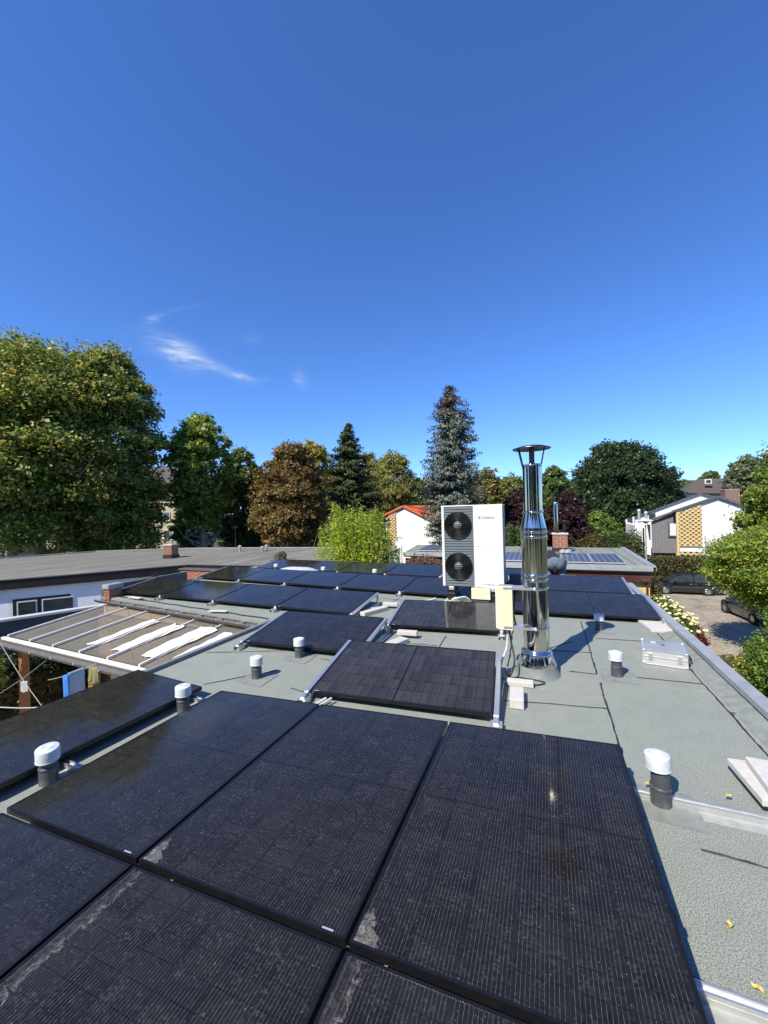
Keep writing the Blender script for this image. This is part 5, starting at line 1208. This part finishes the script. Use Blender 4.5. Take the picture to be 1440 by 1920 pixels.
def tree(name, label, px, dep, top, bot, half, cols, w, n=16000, leaf=.22, seed=1, trunk_r=.28, cat='tree', prof=None, lobes=34, group=None, mat=None, bark=None, ry=1.0, gap=.0, tz=None, clump=26):
    """broadleaf tree: crown of lobes, each lobe a shell of leaf clumps"""
    rs = np.random.RandomState(seed); ct = onD(px, (top+bot)/2, dep); zt_ = onD(px, top, dep).z; zb_ = onD(px, bot, dep).z
    Rr = half/F_PX*dep; Hh = (zt_-zb_)/2; base = Vector((ct.x, ct.y, GZ if tz is None else tz)); zc = (zt_+zb_)/2
    e = empty(name, base, label, cat, group)
    prof = prof or [(0,.55),(.25,.92),(.5,1.0),(.75,.85),(.92,.5),(1,.2)]
    px_, pr_ = zip(*prof)
    n = int(n*1.6); t = rs.uniform(.03,.97,lobes); ang = rs.uniform(0,2*np.pi,lobes); rad = np.interp(t, px_, pr_)*Rr
    lr = Rr*rs.uniform(.24,.40,lobes)*(.55+.45*np.interp(t, px_, pr_)); rr_ = np.maximum(rad-lr*.9, 0)*np.sqrt(rs.uniform(.35,1,lobes))
    LC = np.stack([ct.x+np.cos(ang)*rr_, ct.y+np.sin(ang)*rr_*ry, zb_+t*(zt_-zb_)-lr*.6*(t > .7)+lr*.4*(t < .2)], 1)
    LC[0] = (ct.x, ct.y, zt_-lr[0]*.8)
    ncl = max(1, n//(lobes*clump)); P = []; Nn = []
    for c_, r_ in zip(LC, lr):
        d = unit(rs, ncl); d[:,2] = np.abs(d[:,2])*.75+d[:,2]*.25; cc_ = c_+d*r_*rs.uniform(.72,1.36,(ncl,1))*np.array([1,1,.85])
        cr = r_*.30+.12
        q = rs.normal(size=(ncl,clump,3))*cr*.48*np.array([1,1,.7]); P.append((cc_[:,None]+q).reshape(-1,3))
        nn_ = unit(rs, ncl*clump)*.9+np.array([0,0,.55])+np.repeat(d, clump, 0)*.55; Nn.append(nn_)
    nf = int(n*.34)//clump; fc, fn = envelope(rs, nf, ct, Rr*.86, zb_, zt_-.02*(zt_-zb_), px_, pr_, seed)
    P.append((fc[:,None]+rs.normal(size=(nf,clump,3))*Rr*.055*np.array([1,1,.8])).reshape(-1,3)); Nn.append(unit(rs, nf*clump)*.9+np.repeat(fn, clump, 0)*.6+np.array([0,0,.4]))
    P = np.concatenate(P); Nn = np.concatenate(Nn)
    S = np.clip(np.exp(rs.normal(size=len(P))*.34), .4, 2.0)*leaf; cols = [(c_[0]*2.8, c_[1]*2.5, c_[2]*2.3) for c_ in cols]; leaf *= .86
    leaves('crown', P, Nn, S, cols, w, e, mat, rs=rs, loc=base, clump=clump)
    limbs(e, trunk_r, (zt_-base.z)*.88, (Rr*1.12, Rr, 0), rs, 16, bark or m_bark)
    return e
def spruce(name, label, px, dep, top, bot, half, cols, w, seed=1, leaf=.2, levels=34, prof=None, dens=1.0, cat='tree', tips=None, droop=.35):
    rs = np.random.RandomState(seed); tp = onD(px, top, dep); Rr = half/F_PX*dep; zb_ = onD(px, bot, dep).z; base = Vector((tp.x, tp.y, GZ)); H = tp.z-zb_
    e = empty(name, base, label, cat); P = []; Nn = []; D = []; tipm = []
    prof = prof or [(0,0),(.1,.16),(.3,.45),(.6,.8),(.85,1),(1,.9)]; a_, b_ = zip(*prof); bm_ = MB()
    for l in range(levels):
        t = (l+.5)/levels; z = tp.z-H*t; L = np.interp(t, a_, b_)*Rr; nb = int(5+10*np.sqrt(t))
        for k in range(nb):
            an = rs.uniform(0,6.28); Lk = L*rs.uniform(.62,1.18)+.15; zz = z+rs.uniform(-.5,.5)*H/levels
            ns = max(3, int(Lk/.17)); s = (np.arange(ns)+.5)/ns
            bx = tp.x+np.cos(an)*Lk*s; by = tp.y+np.sin(an)*Lk*s; bz = zz+.10*Lk-droop*Lk*s**1.0+.22*Lk*s**3
            if l % 3 == 0 and k % 3 == 0: bm_.tube([Vector((tp.x,tp.y,zz))-base, Vector((bx[-1],by[-1],bz[-1]))-base], [.05,.01], 4, caps=False)
            m_ = max(2, int(7*dens)); c_ = np.stack([bx,by,bz],1); wd = .11+.22*Lk*(1-s)*.55+.05
            lat = rs.normal(size=(ns,m_))*wd[:,None]; q = np.repeat(c_[:,None], m_, 1).copy()
            q[:,:,0] += -np.sin(an)*lat; q[:,:,1] += np.cos(an)*lat; q[:,:,2] += -np.abs(rs.normal(size=(ns,m_)))*.14-np.abs(lat)*.25
            P.append(q.reshape(-1,3)); nn_ = unit(rs, ns*m_)*.55+np.array([np.cos(an)*.5, np.sin(an)*.5, .6]); Nn.append(nn_)
            D.append(np.tile(np.array([[np.cos(an), np.sin(an), -.45]]), (ns*m_,1))+rs.normal(size=(ns*m_,3))*.5); tipm.append(np.full(ns*m_, t))
    P = np.concatenate(P); Nn = np.concatenate(Nn); D = np.concatenate(D); tt = np.concatenate(tipm)
    S = rs.uniform(.7,1.4,len(P))*leaf
    if tips:
        k = tt < tips[0]; leaves('top_crown', P[k], Nn[k], S[k], tips[1], [1]*len(tips[1]), e, m_needle, .42, rs, D[k], base); P, Nn, S, D = P[~k], Nn[~k], S[~k], D[~k]
    leaves('crown', P, Nn, S, cols, w, e, m_needle, .42, rs, D, base)
    bm_.tube([(0,0,0),(0,0,(tp.z-GZ)*.5),(0,0,tp.z-GZ-.1)], [.3,.18,.02], 8); bm_.build('trunk', m_bark, e); return e

GR = [(.070,.105,.022),(.10,.125,.030),(.042,.070,.018),(.15,.15,.045)]
# big plane trees at the left
tree('plane_tree','huge green and yellow plane tree filling the left edge of the photo', 70, 30, 652, 1035, 175, [(.085,.120,.028),(.15,.165,.045),(.050,.085,.020),(.24,.21,.07),(.12,.10,.03)], [4,3,4,1.2,.6], 80000, .235, 11, .45, lobes=64, bark=m_barkp, prof=[(0,.75),(.3,1),(.6,1),(.85,.85),(1,.55)])
tree('plane_tree','large plane tree with light flecked leaves before the apartment block', 205, 32, 655, 1052, 103, [(.080,.110,.028),(.14,.15,.04),(.045,.075,.020),(.22,.20,.08)], [4,3,4,1.2], 56000, .225, 12, .42, lobes=46, bark=m_barkp, prof=[(0,.75),(.25,1),(.6,1.0),(.85,.75),(1,.35)])
tree('plane_tree','outermost plane tree rising behind the other two at the left edge', 15, 38, 632, 1000, 120, [(.080,.110,.028),(.13,.14,.04),(.040,.065,.018)], [4,3,4], 24000, .30, 13, .42, lobes=36, bark=m_barkp)
tree('maple_tree','slim green tree with a pale trunk between plane tree and brown chestnut', 378, 36, 780, 990, 66, [(.085,.13,.025),(.14,.17,.035),(.045,.08,.016)], [4,3,3], 21000, .26, 21, .24, lobes=34, bark=m_barkp, prof=[(0,.4),(.25,.85),(.5,1),(.8,.85),(1,.35)])
tree('shade_tree','dark green tree behind the slim tree left of the brown chestnut', 455, 44, 846, 1035, 62, [(.04,.06,.018),(.065,.085,.025),(.03,.05,.016)], [3,2,3], 16000, .3, 22, .3, lobes=28)
tree('shade_tree','dark tree standing in the gap right of the plane trees', 362, 54, 890, 1062, 40, [(.03,.05,.015),(.045,.07,.02)], [3,2], 12000, .32, 23, .3, lobes=24)
tree('chestnut_tree','rusty brown chestnut tree left of the dark spruce', 548, 34, 832, 1032, 76, [(.082,.060,.024),(.115,.088,.034),(.055,.041,.017),(.085,.082,.028)], [4,2,3,1], 30000, .22, 31, .35, lobes=44, prof=[(0,.8),(.25,1),(.55,.95),(.8,.72),(1,.3)])
tree('chestnut_tree','green and brown tree top showing behind the brown chestnut', 590, 46, 834, 1010, 62, [(.13,.12,.035),(.10,.12,.03),(.16,.10,.03)], [3,3,1], 14000, .28, 32, .3, lobes=26)
tree('olive_tree','olive green broadleaf tree between the two spruces', 735, 66, 852, 1010, 62, [(.105,.115,.035),(.14,.14,.045),(.07,.08,.025)], [3,2,2], 22000, .28, 33, .35, lobes=36)
tree('olive_tree','small olive tree top touching the dark spruce on its right', 690, 68, 850, 1000, 40, [(.10,.11,.035),(.07,.08,.025)], [3,2], 9000, .3, 34, .3, lobes=20)
spruce('spruce_tree','dark green spruce in the middle of the photo', 652, 40, 792, 1010, 66, [(.052,.070,.018),(.074,.092,.026),(.034,.050,.014)], [3,2,3], 41, .26, 38, dens=1.5, prof=[(0,.03),(.1,.22),(.3,.52),(.55,.80),(.8,1),(1,1)])
spruce('blue_spruce','tall blue grey spruce with a brown cone laden top', 843, 33, 722, 1035, 52, [(.135,.16,.125),(.185,.21,.165),(.085,.105,.075),(.25,.27,.22)], [3,3,3,1], 42, .21, 46, dens=1.5, prof=[(0,.06),(.05,.30),(.13,.66),(.25,.86),(.5,.97),(.75,1),(1,.8)], tips=(.17, [(.10,.05,.03),(.12,.07,.04),(.09,.10,.085)]))
tree('shade_tree','brownish tree top right of the blue spruce', 915, 55, 880, 1030, 48, [(.10,.085,.03),(.07,.085,.025),(.13,.10,.04)], [3,3,1], 13000, .3, 51, .3, lobes=26)
tree('shade_tree','green tree top left of the steel chimney pipe', 962, 60, 892, 1030, 45, [(.06,.08,.025),(.09,.105,.03)], [3,2], 11000, .32, 52, .3, lobes=24)
tree('beech_tree','dark purple beech right behind the heat pump', 975, 38, 918, 1032, 52, [(.022,.012,.014),(.036,.019,.021),(.016,.010,.012)], [3,2,3], 14000, .22, 53, .3, lobes=28, prof=[(0,.9),(.3,1),(.6,.9),(.85,.6),(1,.3)])
tree('beech_tree','dark purple beech right of the steel chimney pipe', 1062, 37, 926, 1030, 44, [(.022,.012,.014),(.038,.020,.022),(.016,.010,.012)], [3,2,3], 14000, .20, 54, .3, lobes=28, prof=[(0,.9),(.3,1),(.6,.9),(.85,.6),(1,.3)])
tree('shade_tree','mid green tree just right of the chimney cap', 1040, 50, 876, 1020, 42, [(.035,.060,.02),(.055,.085,.025)], [3,2], 12000, .28, 55, .3, lobes=26)
tree('oak_tree','very large dark green oak right of the chimney pipe', 1160, 66, 830, 1015, 92, [(.017,.033,.014),(.026,.045,.019),(.011,.022,.010)], [3,3,2], 48000, .36, 56, .45, lobes=56, prof=[(0,.8),(.25,1),(.55,.98),(.8,.8),(1,.45)])
tree('shade_tree','lower green tree below the dark oak near the white house', 1120, 40, 960, 1035, 40, [(.06,.10,.02),(.09,.14,.03),(.04,.07,.018)], [3,2,2], 9000, .2, 57, .2, lobes=22)
spruce('larch_tree','loose green conifer right of the dark oak', 1262, 66, 872, 1000, 34, [(.05,.075,.03),(.07,.095,.04)], [1,1], 58, .36, 24, dens=1.0)
for i, (px, tp_, hf) in enumerate(((1235,915,40),(1290,900,34),(1335,884,30),(1395,878,50),(1365,900,36))):
    tree('shade_tree','distant green tree behind the white houses, %s from the left' % ['first','second','third, above the brown roof','tallest, fifth','fourth'][i], px, 95+4*i, tp_, 1000, hf, [(.050,.075,.03),(.075,.10,.04)], [1,1], 9000, .55, 60+i, .3, lobes=22, group='distant trees behind the white houses')
tree('pine_tree','blue green pine top at the upper right edge', 1405, 60, 856, 960, 45, [(.06,.085,.05),(.08,.10,.06)], [1,1], 12000, .34, 66, .3, lobes=26)
# right edge: conifer and yellow green shrub
tree('thuja_tree','tall green conifer at the right edge behind the yellow green shrub', 1478, 22, 830, 1075, 84, [(.085,.125,.02),(.12,.155,.03),(.055,.085,.018)], [3,2,3], 30000, .15, 71, .2, lobes=48, prof=[(0,1),(.3,.95),(.6,.8),(.85,.5),(1,.12)])
tree('maple_shrub','yellow green maple shrub at the right edge above the parked cars', 1462, 16.5, 990, 1140, 115, [(.085,.135,.020),(.13,.17,.028),(.045,.085,.015),(.20,.13,.03)], [4,3,3,.35], 66000, .09, 72, .12, lobes=60, prof=[(0,.45),(.2,.8),(.45,1),(.7,.95),(.9,.65),(1,.3)], cat='shrub')
tree('laurel_shrub','dark green shrub at the right edge below the yellow green one', 1488, 12.5, 1140, 1420, 80, [(.06,.11,.02),(.10,.16,.03),(.035,.07,.015)], [3,2,3], 30000, .07, 73, .1, lobes=44, prof=[(0,.95),(.3,1),(.6,.9),(.85,.7),(1,.4)], cat='shrub')
tree('laurel_shrub','small yellowish shrub beside the driveway in front of the dark shrub', 1415, 13.5, 1225, 1300, 30, [(.14,.16,.03),(.20,.18,.04)], [3,2], 5000, .07, 74, .05, lobes=16, cat='shrub')
# bamboo
rs = np.random.RandomState(5); bb = empty('bamboo', Vector((-8.1,14.6,GZ)), 'bright yellow green bamboo clump behind the farthest solar panels', 'bamboo'); BP = []; BN = []; BD = []; cul = MB()
for i in range(150):
    px = 668+rs.normal()*36; px = min(max(px, 602), 748); lim = np.interp(px, [600,612,625,650,668,690,712,735,752], [975,948,925,946,935,955,938,975,1010])+rs.uniform(0,50)
    p = onY(px, lim, 14.3+rs.uniform(-.6,1.0)); bx = p.x+rs.normal()*.25; ht = p.z
    cul.tube([Vector((bx,p.y,GZ))-bb.location, Vector((bx+.1*rs.normal(),p.y,ht-1))-bb.location, Vector((p.x,p.y,ht))-bb.location], [.014,.010,.003], 5)
    for q in range(150):
        t = rs.rand()**.8; z = ht-t*3.1; r = .12+.32*min(1, t*1.5); a = rs.uniform(0,6.28); rr0 = rs.rand()*r
        BP.append((p.x+(bx-p.x)*t*.3+math.cos(a)*rr0, p.y+math.sin(a)*rr0, z)); BN.append((rs.normal()*.5, rs.normal()*.5, .8)); BD.append((math.cos(a), math.sin(a), -.5))
leaves('foliage', np.array(BP), np.array(BN), rs.uniform(.10,.20,len(BP)), [(.36,.48,.04),(.50,.58,.06),(.20,.32,.035),(.55,.56,.10)], [4,3,2,1], bb, m_leaf, .30, rs, np.array(BD)+rs.normal(size=(len(BP),3))*.3, bb.location); cul.build('culms', simple('bamboo culm', (.22,.26,.08), .5), bb)
# small plants and hedges
def bush(name, label, c, r, h, cols, w, n, leaf, seed, cat='shrub', group=None, boxy=False, length=None, ang=0, flowers=None):
    rs = np.random.RandomState(seed); e = empty(name, c, label, cat, group)
    if boxy:
        u = rs.uniform(-1,1,(n,3)); f = rs.randint(0,3,n); sgn = np.where(rs.rand(n) < .5, -1, 1)
        for k in range(3): u[f == k, k] = sgn[f == k]*rs.uniform(.78,1.06,(f == k).sum())
        u[:,2] = np.where((f == 2), np.abs(u[:,2]), u[:,2]); P = u*np.array([length/2, r, h/2])+np.array([0,0,h/2]); Nn = u*.7+unit(rs, n)
        ca, sa = math.cos(ang), math.sin(ang); P = np.stack([P[:,0]*ca-P[:,1]*sa, P[:,0]*sa+P[:,1]*ca, P[:,2]], 1)
    else:
        nl = 14; d = unit(rs, nl); LC = d*np.array([r*.6,r*.6,h*.30])+np.array([0,0,h*.5]); k = rs.randint(0,nl,n); dd = unit(rs, n); P = LC[k]+dd*np.array([r*.45,r*.45,h*.28])*rs.uniform(.7,1.1,(n,1)); Nn = dd+unit(rs, n)*.8+np.array([0,0,.4]); P[:,2] = np.abs(P[:,2])
    leaves('foliage', P, Nn, rs.uniform(.7,1.35,n)*leaf, cols, w, e, m_leaf, rs=rs)
    st_ = MB()
    for i in range(6):
        a = rs.uniform(0,6.28); rr_ = rs.uniform(.1,.5)*(r if not boxy else length*.4)
        q = Vector((math.cos(ang)*rr_*math.cos(a), math.sin(ang)*rr_*math.cos(a)+(0 if boxy else math.sin(a)*rr_), h*.8)); st_.tube([(q.x*.5,q.y*.5,0), q], [.03,.008], 5)
    st_.build('stems', m_bark, e); return e
bush('hedge','clipped brown green hedge behind the black estate car', Vector((15,38.6,GZ)), .8, 2.35, [(.10,.085,.035),(.13,.12,.045),(.06,.07,.025),(.20,.17,.10)], [3,3,3,1], 70000, .20, 81, 'hedge', boxy=True, length=18, ang=R(1))
bush('hedge','green hedge in front of the white house left of the street lamp', Vector((5.6,34,GZ)), 1.6, 3.2, [(.05,.09,.02),(.08,.12,.03)], [1,1], 9000, .16, 82, 'hedge')
for i, (px, py, rr1, hh1, cols) in enumerate(((1228,1105,.8,1.7,[(.16,.075,.04),(.10,.11,.03),(.22,.16,.06)]),(1222,1085,.9,2.6,[(.14,.09,.04),(.10,.12,.03)]))):
    p = onZ(px, py, -3.2); bush('bronze_shrub','bronze and green shrub at the corner of the neighbouring bungalow, %s' % ['nearer one','farther one'][i], Vector((p.x-.75, p.y-2, GZ)), rr1, hh1, cols, [1]*len(cols), 5000, .13, 84+i)
hyd = [(1243,1122),(1256,1131),(1268,1141),(1280,1151),(1291,1161),(1301,1172)]
for i, (px, py) in enumerate(hyd):
    p = onZ(px, py, -3.7); e = bush('hydrangea','hydrangea bush with pale yellow flower heads along the driveway, %s from the far end' % ['first','second','third','fourth','fifth','sixth, nearest'][i], Vector((p.x-.35,p.y,GZ)), .75, 1.15, [(.10,.14,.03),(.15,.17,.04)], [1,1], 2600, .12, 90+i, group='hydrangeas along the driveway')
    r2 = np.random.RandomState(i); fm = MB()
    for q in range(26):
        a = r2.uniform(0,6.28); rr_ = .9*math.sqrt(r2.rand()); T = Matrix.Translation((math.cos(a)*rr_, math.sin(a)*rr_, 1.02+.25*r2.rand()-.4*rr_*rr_)); r_ = r2.uniform(.055,.10)
        ring = [(r_*math.sin(t_)*(1+.1*r2.rand()), -r_*math.cos(t_)*.75) for t_ in (0.01,.6,1.2,1.8,2.4,3.13)]; fm.lathe(ring, n=9, T=T)
    fm.build('flower_heads', simple('cream hydrangea petals', (.62,.60,.30), .8, 0, .25, 14, .8, 45), e)['kind'] = 'stuff'
p = onZ(1318,1186,-4.1); bush('red_shrub','small red leaved plant at the near end of the hydrangeas', Vector((p.x-.1,p.y,GZ)), .4, .8, [(.28,.03,.03),(.16,.03,.02)], [1,1], 900, .08, 98)
p = onZ(1385,1262,GZ); bush('ground_plants','low yellowish plants at the driveway edge below the shrub', Vector((p.x,p.y,GZ)), 1.1, .5, [(.22,.20,.05),(.12,.14,.04)], [1,1], 2600, .08, 99)
for i, (px, py, c_) in enumerate(((1105,1020,[(.09,.11,.03),(.20,.09,.03)]),(1135,1018,[(.05,.09,.02),(.08,.12,.03)]),(1160,1015,[(.16,.05,.03),(.08,.09,.03)]),(1178,1010,[(.05,.11,.02),(.08,.15,.03)]))):
    p = onD(px, py, 30); bush('garden_shrub','garden shrub behind the neighbouring flat roof, %s from the left' % ['first','second','third','fourth, cone shaped and green'][i], Vector((p.x,p.y,p.z-2.6)), 1.3, 3.4, c_, [1]*len(c_), 5000, .13, 110+i)
for i, px in enumerate((955,972)):
    p = onD(px, 1030, 28); tr_ = spruce('thuja_column', ['slim green thuja between heat pump and chimney pipe, left one','slim green thuja between heat pump and chimney pipe, right one'][i], px, 28, 982+3*i, 1045, 8, [(.05,.09,.02),(.07,.12,.03)], [1,1], 120+i, .13, 26, dens=1.2, prof=[(0,.3),(.15,.8),(.5,1),(1,1)])
p = Vector((-10.4,12.9,0)); bush('dry_plant','dry brown plant sticking up behind the farthest panel row left of the bamboo', Vector((-9.75,12.75,-.25)), .35, .75, [(.14,.10,.04),(.10,.11,.04)], [1,1], 700, .08, 130)
bush('dry_plant','reddish dry twigs in front of the maroon boards left of the heat pump', Vector((-4.1,13.9,-.45)), .8, .75, [(.18,.08,.06),(.14,.11,.05),(.20,.15,.09)], [1,1,1], 1100, .07, 131)
bush('dry_plant','pale dry shrub right of the bamboo before the satellite dish', Vector((-5.9,14.1,-.6)), .5, 1.3, [(.16,.18,.05),(.24,.22,.12)], [1,1], 1500, .08, 132)
bush('climbing_plant','light green climbing plant at the left end of the glass canopy', Vector((-9.5,3.75,-1.35)), .45, 1.1, [(.22,.27,.06),(.12,.18,.04)], [1,1], 900, .09, 133)
bush('ivy','ivy thickened and darkened as deep shade over the courtyard wall at the left', Vector((-10.75,4.15,CY)), .45, 1.95, [(.02,.04,.012),(.035,.06,.02)], [1,1], 14000, .11, 134, boxy=True, length=3.6, ang=R(66))  # leaf mass thickened and darkened to imitate deep shade on the wall
# far wood closing the horizon
rs = np.random.RandomState(77); P = []; Nn = []
for px in range(-260, 1760, 11):
    dep = 130+rs.uniform(-12,25); top = np.interp(px, [-260,200,420,520,620,900,1000,1080,1250,1300,1500,1760], [880,880,900,905,900,905,915,920,920,912,905,905])+rs.uniform(-7,9)
    c_ = onD(px, top, dep); k = 330; zz = rs.rand(k)**1.5; rw = 2.6+2.5*zz
    P.append(np.stack([c_.x+rs.normal(size=k)*rw*.8, c_.y+rs.normal(size=k)*rw*.8, c_.z-zz*(c_.z-GZ)], 1)); Nn.append(unit(rs, k)+np.array([0,-.3,.6]))
P = np.concatenate(P); fo = leaves('distant_wood', P, np.concatenate(Nn), rs.uniform(.9,1.7,len(P)), [(.035,.055,.022),(.055,.075,.03),(.09,.08,.03)], [3,3,1], None, m_leaf, .8, rs)
tag(fo, 'far belt of mixed green woodland along the horizon', 'woodland', kind='stuff')

# trees and a house behind the camera, seen only as reflections in the steel pipe
for i, (x, y, r_, h_) in enumerate(((-15,-20,6,14),(-4,-25,8,16),(8,-21,7,15),(19,-20,7,15),(-25,-9,7,15),(23,-5,6,14))):
    rs = np.random.RandomState(200+i); n_ = 9000; d_ = unit(rs, n_)*np.array([r_, r_, h_*.45])*rs.uniform(.6,1.05,(n_,1))+np.array([0,0,h_*.62]); e = empty('garden_tree', Vector((x,y,GZ)), 'green garden tree behind the camera, %s' % ['far left','second from the left','middle','tallest, right','leftmost of all','rightmost'][i], 'tree', 'trees behind the camera')
    leaves('crown', d_, d_-np.array([0,0,h_*.6])+unit(rs, n_)*2, rs.uniform(.35,.7,n_), [(.05,.07,.02),(.07,.09,.03)], [1,1], e, m_leaf, rs=rs); MB().tube([(0,0,0),(0,0,h_*.6)], [.25,.12], 8).build('trunk', m_bark, e)
